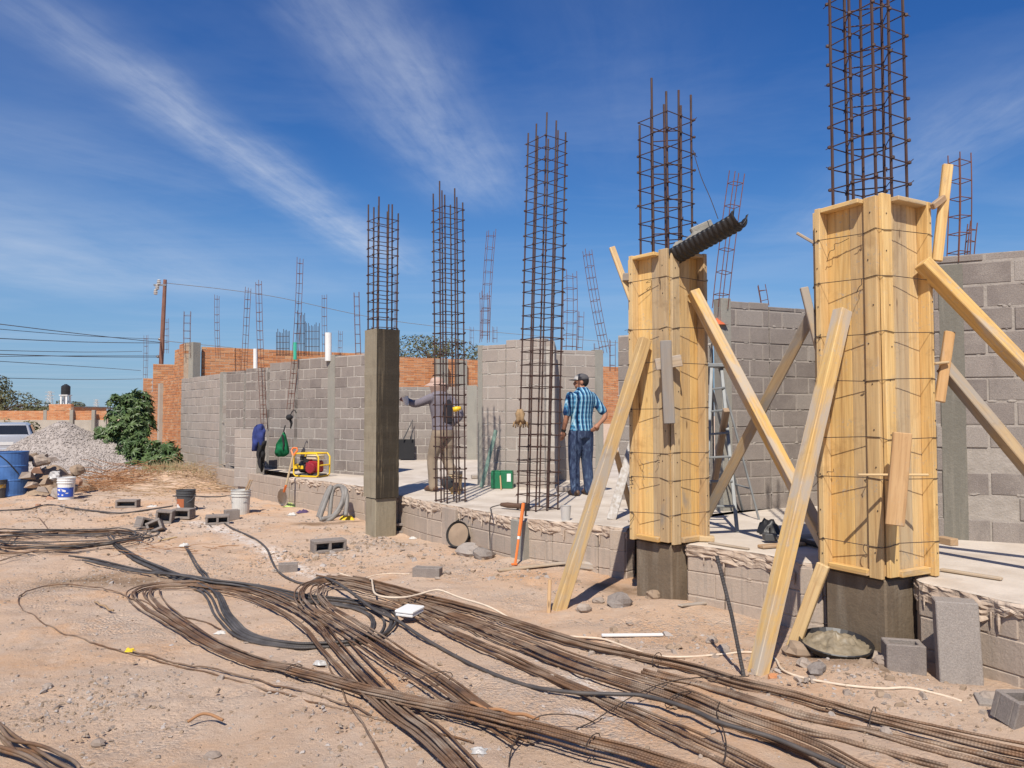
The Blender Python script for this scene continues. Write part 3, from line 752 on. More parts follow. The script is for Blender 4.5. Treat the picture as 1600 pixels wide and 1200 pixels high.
# ------------------------------------------------------------------ thin tie-column cages (armex)
def ladder_cage(label, b, tp, w=.12, nb=3, step=.2, r=.0055, group='thin tie-column rebar cages above the walls', a0=0.3):
    b, tp = Vector(b), Vector(tp); ax = tp - b; L = ax.length; ax.normalize()
    x = Vector((math.cos(a0), math.sin(a0), 0)); x = (x - ax * x.dot(ax)).normalized(); y = ax.cross(x)
    base = [(x * -.5 + y * .0), (x * .5), (y * .8)] if nb == 3 else [x * -.5 + y * -.5, x * .5 + y * -.5, x * .5 + y * .5, x * -.5 + y * .5]
    t = thing('tie_column_cage', label, 'rebar cage', b, group)
    bow = Vector((rnd.uniform(-.02, .02), rnd.uniform(-.02, .02), 0)) * L
    def P(k, f): return b + ax * (L * f) + base[k] * w + bow * (4 * f * (1 - f)) * .6
    for k in range(len(base)):
        e = 1 - rnd.random() * .03
        mb = MB(); mb.tube([P(k, e * j / 8) for j in range(9)], r, 5); mb.build('vertical_bar', M['rebar_thin'], t)
    n = int(L / step)
    for j in range(n):
        f = (j + .6) / (n + .2); mb = MB(); mb.tube([P(k, f) + ax * rnd.uniform(-.01, .01) for k in range(len(base))], r * .8, 4, closed=True)
        mb.build('stirrup', M['rebar_thin'], t)
    return t
def cage_px(label, u0, v0, u1, v1, Y, w=.12, nb=3, step=.2, **kw):
    return ladder_cage(label, at(u0, v0, Y), at(u1, v1, Y), w, nb, step, **kw)
for args in [
    ('short dark cage left of the utility pole above the brick building', 227, 592, 228, 523, 26.5, .13, 3, .25),
    ('thin cage touching the right side of the utility pole', 260, 552, 260, 497, 25, .13, 3, .22),
    ('four bar cage rising from the concrete corner of the orange building', 293, 560, 293, 486, 21.8, .17, 4, .2),
    ('slim cage leaning slightly left, second above the left orange parapet', 341, 560, 339, 460, 21.5, .12, 3, .22),
    ('slim cage leaning right beside the left end of the grey stepped wall', 377, 670, 388, 446, 17.2, .12, 3, .2),
    ('slim cage leaning left above the white pipe on the stepped wall', 413, 670, 404, 436, 16.4, .12, 3, .2),
    ('tallest slim cage leaning right above the green pipe', 453, 640, 469, 402, 15.6, .12, 3, .2),
    ('slim upright cage rising behind the taller white pipe', 508, 560, 507, 458, 20, .12, 3, .22),
    ('faint short cage between the white pipe and the raw concrete column', 531, 560, 532, 516, 24, .12, 3, .22),
    ('slim cage left of the raw concrete column with its own cage', 560, 560, 557, 455, 20.5, .13, 4, .25),
    ('faint cage right behind the raw concrete column', 617, 520, 619, 428, 22, .08, 3, .3),
    ('faint tiny cage above the tree between the tall cages', 737, 545, 737, 510, 28, .14, 3, .25),
    ('slim cage leaning right over the wall behind the green tins', 758, 530, 768, 358, 16.0, .15, 4, .25),
    ('short straight cage at the foot of the leaning cage over the tins', 757, 535, 757, 455, 15.8, .16, 4, .22),
    ('tiny cage just right of the leaning cage over the tins', 773, 535, 773, 510, 20, .12, 3, .2),
    ('sturdy dark cage above the wall behind the man in plaid', 889, 552, 890, 422, 14.2, .20, 4, .2),
    ('faint cage just right of the sturdy dark cage', 905, 552, 908, 485, 19, .15, 3, .22),
    ('bent slim cage leaning left over the man in plaid', 946, 552, 917, 388, 15.5, .14, 4, .22),
    ('small faint cage beside the foot of the bent slim cage', 932, 552, 932, 536, 20, .14, 3, .15),
    ('small cage above the end of the wall behind the man in plaid', 957, 580, 957, 530, 16, .13, 3, .2),
    ('tall slim cage leaning right behind the black half pipe', 1125, 482, 1152, 266, 9.05, .13, 4, .26),
    ('short slim cage leaning left above the patched block wall', 1196, 478, 1190, 444, 11, .12, 3, .14),
    ('reddish four bar cage beside the larger column mould top', 1497, 412, 1499, 238, 7.0, .13, 4, .155),
    ('short leaning cage at the top of the close right wall', 1516, 408, 1522, 346, 7.3, .085, 3, .1)]:
    cage_px(*args)
for (u0, u1, vt, vb, Y, lab) in [(432, 450, 513, 556, 21.5, 'low wide starter cage left of the green pipe on the parapet'),
                                (465, 474, 485, 556, 21.5, 'narrow starter cage with two tall bars right of the green pipe'),
                                (477, 497, 502, 556, 21.5, 'low wide starter cage just left of the taller white pipe')]:
    t = thing('starter_cage', lab, 'rebar cage', at((u0 + u1) / 2, vb, Y), 'starter cages on the orange parapet')
    n = 4 if u1 - u0 > 12 else 2
    for row in (0, 1):
        for k in range(n + 1):
            u = u0 + (u1 - u0) * k / n + row * 2
            mb = MB(); mb.tube([at(u, vb, Y + row * .25), at(u, vt + rnd.uniform(0, 8), Y + row * .25)], .008, 5); mb.build('vertical_bar', M['rebar'], t)
    for j in range(4):
        v = vb - (vb - vt) * (.05 + .22 * j); mb = MB()
        mb.tube([at(u0, v, Y), at(u1, v, Y), at(u1 + 2, v, Y + .25), at(u0 + 2, v, Y + .25)], .007, 4, closed=True)
        mb.build('stirrup', M['rebar'], t)

# ------------------------------------------------------------------ main columns
def axes(deg):
    a = R(deg); return Vector((math.cos(a), math.sin(a), 0)), Vector((-math.sin(a), math.cos(a), 0))
def main_cage(label, c, z0, ztops, side, deg, step, r=.0095, rs=.0045, lean=(0, 0), nside=3, mat_='rebar', diamond=False, first=.04):
    """square cage seen corner-on: bars round the sides; every stirrup a part"""
    X, Y = axes(deg); c = Vector((c[0], c[1], 0)); h = side / 2
    pos = []
    for k in range(nside - 1): pos.append((-h + side * k / (nside - 1), -h))
    for k in range(nside - 1): pos.append((h, -h + side * k / (nside - 1)))
    for k in range(nside - 1): pos.append((h - side * k / (nside - 1), h))
    for k in range(nside - 1): pos.append((-h, h - side * k / (nside - 1)))
    t = thing('column_cage', label, 'rebar cage', (c.x, c.y, z0))
    zm = max(ztops); ln = Vector((lean[0], lean[1], 0))
    def W(p, z): return c + X * p[0] + Y * p[1] + Vector((0, 0, z)) + ln * (z - z0) / (zm - z0)
    wob = {}
    for i, p in enumerate(pos):
        j = (p[0] + rnd.uniform(-.008, .008), p[1] + rnd.uniform(-.008, .008))
        tx, ty = rnd.uniform(-.012, .012), rnd.uniform(-.012, .012)
        zt = ztops[i % len(ztops)] - rnd.uniform(0, .03)
        mb = MB(); mb.tube([W((j[0] + tx * f, j[1] + ty * f), z0 + (zt - z0) * f) for f in [k / 6 for k in range(7)]], r, 6)
        mb.build('vertical_bar', M[mat_], t)
        wob[i] = j
    zb = zm - max(zm - min(ztops), .05) - first
    n = int((zb - z0) / step)
    e = .012
    for k in range(n + 1):
        z = z0 + .05 + step * k + rnd.uniform(-.012, .012)
        if z > zb + .02: break
        mb = MB()
        q = [(-h - e, -h - e), (h + e, -h - e), (h + e, h + e), (-h - e, h + e)]
        jz = [rnd.uniform(-.01, .01) for _ in q]
        mb.tube([W(a, z + b) for a, b in zip(q, jz)], rs, 4, closed=True)
        if diamond and k % 2 == 0:
            q2 = [(0, -h - e), (h + e, 0), (0, h + e), (-h - e, 0)]
            mb.tube([W(a, z + .02 + rnd.uniform(-.008, .008)) for a in q2], rs, 4, closed=True)
        for a in [pos[i] for i in range(len(pos))]:            # wire knots at the crossings
            if rnd.random() < .7:
                s_ = 1 + e / h; mb.ball(W((a[0] * s_, a[1] * s_), z + rnd.uniform(-.008, .008)), r * 1.5, r * 1.5, r * 1.3, 5, 3)
                if rnd.random() < .3: mb.tube([W((a[0] * s_, a[1] * s_), z), W((a[0] * s_ * 1.1, a[1] * s_ * 1.1), z + rnd.uniform(-.03, .03))], .0028, 4)
        mb.build('stirrup', M[mat_], t)
    return t
D52 = -52
c_raw = slab(589, 774)                                        # near corner of the raw column
def corner_center(corner, s, deg):
    X, Y = axes(deg); return Vector((corner.x, corner.y, 0)) - X * s / 2 + Y * s / 2
# raw concrete column
def raw_column():
    cc = corner_center(slab(587, 779), .352, D52); X, Y = axes(D52); s = .352
    t = thing('concrete_column', 'raw concrete column with dark streaked face and rebar on top', 'column', (cc.x, cc.y, 0))
    zt = 2.84
    def ring(z, g): return [cc + X * (a * (s / 2 + g)) + Y * (b * (s / 2 + g)) + Vector((0, 0, z)) for a, b in ((-1, -1), (1, -1), (1, 1), (-1, 1))]
    mb, ms = MB(), MB()
    n = 26; R_ = [ring(SLAB + (zt - SLAB) * k / n, rnd.uniform(-.003, .003)) for k in range(n + 1)]
    for k in range(n):
        for j in range(4):
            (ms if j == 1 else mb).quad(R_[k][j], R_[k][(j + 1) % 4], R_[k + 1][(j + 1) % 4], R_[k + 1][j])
    mb.quad(*R_[n])
    mb.build('shaft', M['column'], t); ms.build('stained_face', M['column_stained'], t)
    mb = MB(); mb.cbox((cc.x, cc.y, .21), X * (s / 2 - .03), Y * (s / 2 - .012), (0, 0, .33), .012); mb.build('pedestal', M['column'], t)
    main_cage('rebar cage standing on top of the raw concrete column', cc, zt - .02, [4.62, 4.55, 4.68, 4.6, 4.5, 4.66, 4.58, 4.64], .285, D52, .125, r=.0105, rs=.0055)
raw_column()
def stand(corner_px, s, deg): return corner_center(slab(*corner_px), s, deg)
c2 = stand((699, 787), .275, D52)
main_cage('free standing rebar cage in front of the worker in grey', c2, SLAB - .02, [4.60, 4.72, 4.5, 4.62, 4.45, 4.55, 4.5, 4.66], .275, D52, .135, r=.0095, rs=.005, lean=(-.05, 0))
c3 = stand((837, 800), .33, D52)
main_cage('tallest free standing rebar cage leaning right with a hanging glove', c3, SLAB - .02, [5.12, 5.18, 5.25, 5.2, 5.1, 5.16, 5.12, 5.1], .33, D52, .142, r=.0098, rs=.0052, lean=(.13, .02))

# ------------------------------------------------------------------ timber column moulds
WIRES = {}
def mould(label, corner, s, deg, z0, z1, wires, pier_label, pier_s, wood_alt):
    X, Y = axes(deg); c = corner_center(corner, s, deg)
    t = thing('column_mould', label, 'column formwork', (c.x, c.y, z0))
    hz = (z1 - z0) / 2; zc = (z0 + z1) / 2
    deep, thin = .085, .032                                    # far battens stand on edge, near boards lie flat
    sides = [(-Y, X, 1), (X, Y, -1), (Y, -X, 1), (-X, -Y, -1)]  # outward normal, along, end at the near (or opposite) corner
    for i, (n, a, e) in enumerate(sides):
        pc = c + n * (s / 2 - .0125)
        k = 3 if i % 2 else 2
        mb = MB()
        for j in range(k):                                     # boards with hairline joints
            q = pc + a * ((j - (k - 1) / 2) * (s - .026) / k) + n * rnd.uniform(-.002, .002)
            mb.cbox((q.x, q.y, zc), a * ((s - .026) / k / 2 - .001), n * .0125, Vector((0, 0, hz - .015)), .002)
        mb.build('panel', M[wood_alt[i % len(wood_alt)]], t)
        for sg in (-1, 1):
            near = sg == e; bw, th = (.098, thin) if near else (.045, deep)
            q = c + n * (s / 2 + th / 2 + .001) + a * sg * (s / 2 - bw / 2)
            mb = MB(); dz = rnd.uniform(-.012, .018); tl = a * rnd.uniform(-.006, .006)
            mb.cbox((q.x, q.y, zc + dz), a * bw / 2, n * th / 2, Vector((0, 0, hz)) + tl, .004)
            for k in range(9):                                 # nail heads
                zz = z0 + (z1 - z0) * (k + .5) / 9 + rnd.uniform(-.05, .05); p = q + a * rnd.uniform(-.25, .25) * bw + n * (th / 2 + .001)
                mb.ball((p.x, p.y, zz), .0055, .0055, .0055, 6, 4, m=1)
            mb.build('batten', [M[('wood_pale', 'wood', 'wood_pale', 'wood', 'wood')[(i * 2 + (sg > 0)) % 5]], M['wire']], t)
        lo, hi = (-s / 2 + .047, s / 2 - .1) if e > 0 else (-s / 2 + .1, s / 2 - .047)
        for zz, hh, dp, mt in ((z1 - .022, .016, .082, 'wood_pale'), (z0 + .03, .022, .055, 'wood_old')):
            q = c + n * (s / 2 + .001 + dp / 2) + a * (lo + hi) / 2
            mb = MB(); mb.cbox((q.x, q.y, zz), a * ((hi - lo) / 2 - .001), n * dp / 2, Vector((0, 0, hh)) + n * .0, .004)
            mb.build('cleat', M[mt], t)
    # wire ties from batten to board round the mould
    for z in wires:
        path = []
        for (n, a, e) in [sides[3], sides[0], sides[1], sides[2]]:
            dl, dr = (deep, thin) if e > 0 else (thin, deep)
            for f, dd in ((-1, dl), (-.84 if e > 0 else -.58, dl), (.58 if e > 0 else .84, dr), (1, dr)):
                path.append(c + n * (s / 2 + dd + .005) + a * (f * s / 2) + Vector((0, 0, z + rnd.uniform(-.014, .014))))
        mb = MB(); mb.tube(path, .0027, 4, closed=True)
        p0 = path[5] + Vector((0, 0, 0)) if rnd.random() < .5 else path[6]
        tw = [p0]
        for q in range(4): tw.append(tw[-1] - Y * rnd.uniform(.0, .012) + X * rnd.uniform(-.03, .03) + Vector((0, 0, rnd.uniform(-.04, .02))))
        mb.tube([Vector(p) for p in cr(tw, 4)], .0026, 4)
        mb.ball(path[5], .009, .009, .007, 6, 4)
        mb.build('tie_wire', M['wire'], t)
    for (f, zz) in ((.05, z1 - .26), (-.3, z0 + .72)):   # stray curls of wire
        q = c - Y * (s / 2 + .04) + X * (f * s) + Vector((0, 0, zz)); tw = [q]
        for k in range(5): tw.append(tw[-1] - Y * rnd.uniform(-.006, .012) + X * rnd.uniform(-.075, .06) + Vector((0, 0, rnd.uniform(-.075, .03))))
        mb = MB(); mb.tube([Vector(p) for p in cr(tw, 5)], .0021, 4); mb.build('tie_wire', M['wire'], t)
    # the wet pier below
    mb = MB(); pc = c + (X - Y) * ((s - pier_s) / 2 - .01)
    mb.cbox((pc.x, pc.y, (z0 - .08) / 2), X * pier_s / 2, Y * pier_s / 2, Vector((0, 0, (z0 + .06) / 2)), .012)
    tag(mb.build('concrete_pier', M['pier']), pier_label, 'pier')
    return c, X, Y
def z_at(u, v, Y): return at(u, v, Y).z
m1c, m1X, m1Y = mould('smaller timber column mould in the middle bound with wire', at(1049, 846, 6.66), .41, -53, .545, 3.10,
                      [.80, 1.10, 1.33, 1.72, 2.12, 2.42, 2.86], 'dark damp concrete pier under the smaller timber mould', .42, ['wood_pale', 'wood', 'wood'])
m2c, m2X, m2Y = mould('larger timber column mould on the right bound with wire', at(1384, 900, 5.20), .46, -61, .555, 3.16,
                      [.78, 1.22, 1.50, 1.90, 2.22, 2.60, 2.92], 'dark wet concrete pier under the larger timber mould', .48, ['wood', 'wood_pale', 'wood'])
main_cage('rebar cage rising above the smaller timber mould', m1c, 2.9, [4.36, 4.72, 4.55, 4.45, 4.60, 4.70, 4.62, 4.52], .335, -53, .155, r=.0105, rs=.0052, first=.02, diamond=True)
main_cage('thick rebar cage rising out of frame above the larger mould', m2c, 2.95, [5.3, 5.25, 5.35, 5.2, 5.3, 5.28, 5.22, 5.32], .352, -61, .155, r=.0115, rs=.0052, first=.02, diamond=True)
# ================================================================== BRACES AND BOARDS
def hit(u, v, p, n):
    r = ray(u, v); o = Vector((0, 0, CAMZ)); return o + r * ((p - o).dot(n) / r.dot(n))
def timber(name, label, p0, p1, w, h, mt, cat='brace', group=None, up=(0, 0, 1), ch=.005):
    mb = MB(); mb.beam(p0, p1, w, h, up, ch); return tag(mb.build(name, M[mt], loc=p0 if p0[2] < p1[2] else p1), label, cat, group)
BR = 'timber braces propping the column moulds'
L1, R1 = m1c - m1Y * (.205 + .03), m1c + m1X * (.205 + .03)
L2, R2 = m2c - m2Y * (.23 + .03), m2c + m2X * (.23 + .03)
timber('timber_brace', 'weathered brace standing on the dirt against the smaller mould', gnd(872, 952) - Vector((0, 0, .03)), hit(1014, 530, L1, -m1Y) - m1Y * .05, .095, .095, 'wood_old', group=BR, up=(-.8, -.3, .5))
timber('timber_brace', 'brace sloping right from the smaller mould down to the slab', hit(1077, 457, R1, m1X) + m1X * .045, slab(1300, 872) + Vector((-.02, 0, .05)), .09, .10, 'wood_old', group=BR, up=(.1, -1, .3))
timber('timber_brace', 'brace crossing behind another, from the larger mould to the slab by the smaller one', at(1270, 488, 6.02), slab(1098, 838) + Vector((0, .18, .02)), .085, .09, 'wood_old', group=BR, up=(-.2, -1, .3))
timber('timber_brace', 'long brace standing on the dirt against the left face of the larger mould', gnd(1183, 1049) - Vector((0, 0, .03)), hit(1324, 486, L2, -m2Y) - m2Y * .05, .095, .095, 'wood_old', group=BR, up=(-.85, -.3, .4))
timber('timber_brace', 'upper brace sloping out of the frame from the right face of the larger mould', hit(1430, 412, R2, m2X) + m2X * .05, Vector((4.77, 5.2, .60)), .085, .10, 'wood_old', group=BR, up=(.1, -1, .35))
timber('timber_brace', 'lower brace leaving the right side of the larger mould behind the upper one', at(1474, 572, 5.46), slab(1760, 915), .085, .085, 'wood_old', group=BR, up=(.1, -1, .3))
timber('timber_stake', 'short pale stake with rounded end leaning on the slab edge', gnd(1232, 1020) - Vector((0, 0, .04)), at(1287, 882, 5.28), .085, .045, 'wood_pale', 'stake', up=(-.6, -.8, .2))
timber('timber_stake', 'reddish peg beside the foot of the weathered brace', gnd(857, 958) - Vector((0, 0, .04)), at(859, 906, 6.47), .03, .035, 'wood_red', 'stake')
timber('board', 'pale stick nailed to the top left of the smaller mould', at(956, 386, 7.05), at(990, 478, 6.98), .055, .03, 'wood_pale', up=(0, -1, .2))
timber('board', 'short block beside the pale stick on the smaller mould', at(975, 433, 7.0), at(985, 433, 6.95), .05, .07, 'wood_grey', up=(0, 0, 1))
timber('board', 'pale upright offcut at the top right of the larger mould', at(1481, 257, 5.37), at(1464, 408, 5.36), .07, .03, 'wood_pale', up=(0, -1, .2))
timber('board', 'small crosspiece under the pale upright offcut', at(1457, 323, 5.30), at(1475, 309, 5.36), .035, .045, 'wood_red')
timber('board', 'thin splinter sticking out left of the larger mould', at(1245, 364, 5.70), at(1288, 389, 5.58), .02, .022, 'wood_grey')
timber('board', 'slanted board hanging at the left edge of the larger mould', at(1256, 449, 5.68), at(1288, 578, 5.62), .06, .03, 'wood_old', up=(0, -1, .2))
timber('board', 'reddish slanted board at the right edge of the larger mould', at(1484, 518, 5.40), at(1468, 628, 5.38), .07, .03, 'wood_red', up=(0, -1, .2))
timber('lath', 'tiny lath crossing the reddish slanted board', at(1460, 568, 5.34), at(1482, 566, 5.36), .03, .018, 'wood_pale')
cn1 = m1c + m1X * .235 - m1Y * .235
timber('board', 'vertical board wedged on the front corner of the smaller mould', at(1040, 532, 6.50), at(1046, 662, 6.50), .095, .03, 'wood_grey', up=(-.1, -1, 0))
timber('board', 'short cross block behind the vertical wedge board', at(1024, 570, 6.56), at(1065, 563, 6.56), .10, .035, 'wood_grey', up=(0, -1, 0))
timber('board', 'wide board tied upright across the corner of the larger mould', at(1410, 676, 4.98), at(1398, 821, 4.98), .115, .028, 'wood_red', up=(-.2, -1, 0))
timber('lath', 'thin pale lath behind the wide tied board', at(1340, 742, 5.06), at(1451, 742, 5.02), .02, .016, 'wood_pale')
timber('board', 'short sawn block on the slab at the foot of the smaller mould', slab(1062, 846) + Vector((0, .02, .03)), slab(1116, 847) + Vector((0, 0, .03)), .09, .045, 'wood_pale')
timber('board', 'thin flat strip lying on the slab edge right of the smaller mould', slab(1108, 850) + Vector((0, 0, .012)), slab(1170, 860) + Vector((0, 0, .012)), .04, .016, 'wood_grey')
timber('board', 'thin shim lying on the damp slab right of the larger mould', slab(1470, 893) + Vector((0, 0, .015)), slab(1566, 908) + Vector((0, 0, .015)), .04, .02, 'wood_grey')
timber('board', 'small reddish wedge at the base of the wet tie column', slab(1468, 848) + Vector((0, 0, .03)), slab(1492, 853) + Vector((0, 0, .03)), .08, .06, 'wood_red')
timber('board', 'flat brown plank lying on the dirt under the slab edge', gnd(778, 894) + Vector((0, 0, .02)), gnd(905, 882) + Vector((0, 0, .035)), .075, .022, 'wood_grey')
timber('board', 'stubby brown log end beside the flat plank', gnd(888, 888) + Vector((0, 0, .05)), gnd(932, 893) + Vector((0, 0, .05)), .10, .09, 'wood_grey', ch=.02)
timber('board', 'thin grey slat on the dirt before the smaller pier', gnd(1062, 949) + Vector((0, 0, .015)), gnd(1123, 943) + Vector((0, 0, .015)), .05, .018, 'wood_grey')
timber('metal_strip', 'shiny white metal strip on the dirt behind the bar bundles', gnd(940, 997) + Vector((0, 0, .02)), gnd(1036, 995) + Vector((0, 0, .015)), .03, .02, 'white_plastic', 'strip')
timber('board', 'pale wooden plank lying by the hose loop of bars', gnd(248, 846) + Vector((0, 0, .01)), gnd(276, 840) + Vector((0, 0, .01)), .04, .015, 'wood_pale')
timber('board', 'brown board among tools on the slab between the moulds', slab(1188, 858) + Vector((0, 0, .02)), slab(1262, 852) + Vector((0, 0, .02)), .08, .025, 'wood_red')
timber('board', 'second dark board lying across the tools between the moulds', slab(1215, 850) + Vector((0, 0, .05)), slab(1285, 846) + Vector((0, 0, .05)), .09, .025, 'wood_grey')
# white-flecked board leaning in front of the plaid man's wall
timber('board', 'paint splashed board leaning behind the smaller mould', slab(955, 812) + Vector((0, 0, .0)), at(992, 682, 8.6), .10, .022, 'splashed', up=(-.4, -1, .2))
timber('board', 'narrow brown prop crossing the paint splashed board', at(962, 705, 8.35), slab(986, 800) + Vector((0, 0, .03)), .06, .03, 'wood_red', up=(-.3, -1, .2))

# ================================================================== REBAR ON THE GROUND
def bundle(name, label, px, nb, r, mt, cat='rebar bundle', group='rebar bundles on the dirt', trim=(.0, .0), layers=3, ties=(), twist=.65):
    """px: list of (u, v, half spread in metres, lift); a run of bars laid together"""
    ctr = []
    for (u, v, s, l) in px:
        p = gnd(u, v); ctr.append((p.x, p.y, s, l))
    S = cr(ctr, 9); t = thing(name, label, cat, (ctr[len(ctr) // 2][0], ctr[len(ctr) // 2][1], 0), group)
    n = len(S); nor = []
    for i in range(n):
        d = S[min(i + 1, n - 1)][:2] - S[max(i - 1, 0)][:2]; L = np.hypot(*d) + 1e-9
        nor.append(np.array((-d[1], d[0])) / L)
    z0 = gh([q[0] for q in S], [q[1] for q in S]); w_ = min(21, max(3, n // 3) | 1); pad = np.pad(z0, w_ // 2, mode='edge')
    z0 = np.convolve(pad, np.ones(w_) / w_, 'valid') * .75 + z0 * .25 + .004 if nb > 1 else z0
    for b in range(nb):
        o = (b + .5) / nb * 2 - 1 if nb > 1 else 0
        o += rnd.uniform(-1.3, 1.3) / nb; ph, fr = rnd.uniform(0, 6.3), rnd.uniform(1.2, 3.2); lay = rnd.choice(range(layers)); ls = rnd.uniform(.8, 1.15)
        a = int(n * rnd.uniform(0, trim[0])); e = n - int(n * rnd.uniform(0, trim[1]))
        pts = []
        for i in range(a, e):
            q = S[i]; f = i / n
            off = (o * ls + twist * math.sin(fr * 6.3 * f * .5 + ph) * .6) * q[2]
            zz = z0[i] + r * 1.05 + q[3] + lay * r * 1.7 + .004 * math.sin(fr * 7 * f + ph)
            pts.append((q[0] + nor[i][0] * off, q[1] + nor[i][1] * off, zz))
        mb = MB(); mb.tube(pts, r, 7); mb.build('bar', M[mt], t, smooth=True)
    for f in ties:
        i = int(f * (n - 1)); q = S[i]; mb = MB()
        c = Vector((q[0], q[1], z0[i] + q[3] + r * layers)); nn = Vector((*nor[i], 0))
        mb.tube([c + nn * math.cos(k) * (q[2] * 1.25 + r) + Vector((0, 0, math.sin(k) * (r * layers * 1.5 + .008))) for k in [j * math.pi / 6 for j in range(12)]], .003, 4, closed=True)
        mb.build('tie_wire', M['wire'], t)
    return t
bundle('rebar_bundle', 'long folded bundle of brown bars with the wide left loop', [
    (1260, 1290, .07, .05), (1120, 1248, .07, .06), (1010, 1214, .07, .06), (900, 1182, .06, .06), (767, 1143, .055, .05), (667, 1117, .05, .035), (567, 1090, .05, .02), (467, 1060, .05, .01), (400, 1041, .055, .0), (330, 1010, .06, 0), (275, 978, .075, 0),
    (238, 951, .10, 0), (224, 934, .115, .0), (232, 923, .11, .0), (265, 918, .12, .0), (320, 919, .13, 0), (385, 929, .13, .005), (440, 951, .12, .015), (490, 989, .10, .03), (520, 1022, .09, .03), (570, 1074, .085, .02), (625, 1122, .08, .01), (672, 1162, .075, .01), (718, 1204, .07, .01), (760, 1245, .07, .01)],
    11, .0066, 'rebar_ground', trim=(.03, .04), ties=(.12, .3))
bundle('rebar_bundle', 'folded bundle of brown bars whose loop lies in the middle of the dirt', [
    (830, 1168, .07, .0), (790, 1143, .07, .0), (735, 1108, .08, .01), (680, 1073, .09, .015), (625, 1040, .10, .02), (570, 1008, .11, .035), (520, 983, .12, .05), (490, 962, .13, .055), (478, 943, .13, .05), (488, 927, .12, .05), (520, 920, .12, .04),
    (575, 925, .11, .03), (640, 945, .09, .02), (710, 974, .085, .01), (790, 1005, .09, .01), (900, 1047, .10, .01), (1022, 1090, .10, .01), (1145, 1136, .09, .005), (1250, 1178, .09, .0), (1330, 1215, .09, 0), (1450, 1265, .09, 0)],
    12, .0068, 'rebar_ground', trim=(.06, .05), ties=(.15, .82))
bundle('rebar_bundle', 'straight dark edged bundle of bars farthest back on the dirt', [
    (500, 916, .05, .07), (560, 918, .06, .05), (650, 938, .06, .02), (720, 957, .06, .01), (800, 978, .06, .005), (900, 1010, .06, .005), (987, 1027, .06, 0), (1075, 1050, .06, 0), (1162, 1075, .065, 0), (1250, 1097, .07, 0), (1337, 1121, .08, 0), (1425, 1143, .08, 0), (1600, 1184, .09, 0), (1700, 1206, .09, 0)],
    7, .0078, 'rebar_ground', trim=(.12, .02), ties=(.5, .8))
bundle('rebar_bundle', 'loose straight bars running to the bottom edge of the picture', [
    (560, 945, .05, .05), (640, 968, .06, .03), (705, 994, .06, .015), (770, 1024, .07, .01), (835, 1054, .07, .01), (900, 1084, .07, .0), (987, 1122, .075, 0), (1075, 1160, .08, 0), (1180, 1210, .08, 0), (1310, 1275, .08, 0)],
    6, .008, 'rebar_ground', trim=(.12, .02))
bundle('rebar_bundle', 'pair of ribbed bars lying apart on the dirt near the bottom right', [
    (1040, 1080, .03, 0), (1120, 1106, .03, 0), (1206, 1131, .03, 0), (1337, 1166, .03, 0), (1480, 1207, .03, 0)], 2, .009, 'rebar_ground', layers=1)
bundle('rebar_bundle', 'three ribbed bars running off the right edge of the picture', [
    (1000, 1048, .04, 0), (1100, 1074, .05, 0), (1220, 1108, .06, 0), (1330, 1139, .06, 0), (1420, 1160, .07, 0), (1600, 1202, .07, 0)], 4, .009, 'rebar_ground', layers=1, trim=(.15, .0))
bundle('rebar_bundle', 'dark grey bars running from the tangled coil under the brown loops', [
    (172, 846, .03, .06), (185, 858, .04, .03), (215, 876, .06, .01), (262, 897, .08, 0), (305, 911, .09, 0), (335, 932, .09, .0), (350, 960, .085, .0), (372, 990, .08, 0), (400, 1003, .08, .0), (450, 1010, .07, .0), (505, 1012, .07, .0), (560, 1006, .09, 0),
    (597, 992, .10, 0), (606, 972, .11, .0), (585, 955, .10, .0), (540, 944, .09, .0), (470, 937, .09, .0), (400, 925, .09, .0), (330, 913, .08, .0), (280, 900, .08, 0)], 7, .0105, 'rebar_dark', trim=(.04, .10), layers=2)
bundle('rebar_bundle', 'four straight grey bars lying left of the brown loops', [
    (102, 874, .05, .01), (150, 882, .06, .01), (210, 894, .07, .0), (270, 905, .08, .02), (330, 914, .08, .03), (400, 926, .08, .02), (470, 942, .08, .0)], 4, .010, 'rebar_dark', trim=(.2, .1), layers=2)
bundle('rebar_bundle', 'bundle of bars cutting the bottom left corner of the picture', [
    (-60, 1138, .07, .02), (-10, 1164, .07, .02), (40, 1190, .07, .02), (110, 1228, .07, .02)], 7, .009, 'rebar_ground')
bundle('rebar_bundle', 'two thin grey bars with a white rag at their end', [
    (291, 858, .02, .02), (305, 880, .02, .01), (322, 905, .02, .02), (340, 935, .02, .0)], 2, .010, 'rebar_dark', layers=1)
bundle('bent_bar', 'single thin bar bent into the wide arc at far left', [
    (345, 985, .0, 0), (300, 968, .0, 0), (240, 950, 0, 0), (205, 938, .0, .01), (165, 925, .0, .02), (120, 919, 0, .02), (75, 920, 0, .02), (40, 928, 0, .015), (29, 936, 0, .01), (34, 951, 0, 0), (70, 977, 0, 0), (140, 1005, 0, 0), (200, 1022, 0, 0), (330, 1053, 0, 0), (440, 1083, 0, 0), (520, 1106, 0, 0), (600, 1128, 0, 0), (700, 1152, .0, 0), (740, 1163, 0, 0)],
    1, .0055, 'rebar_ground', 'bent bar', None)
bundle('bent_bar', 'second thin bar lying beside the wide left loop of the folded bundle', [
    (205, 1021, 0, 0), (260, 1035, 0, 0), (330, 1048, 0, 0), (440, 1076, 0, 0), (540, 1105, 0, 0), (580, 1122, 0, 0)], 1, .0055, 'rebar_ground', 'bent bar', None)
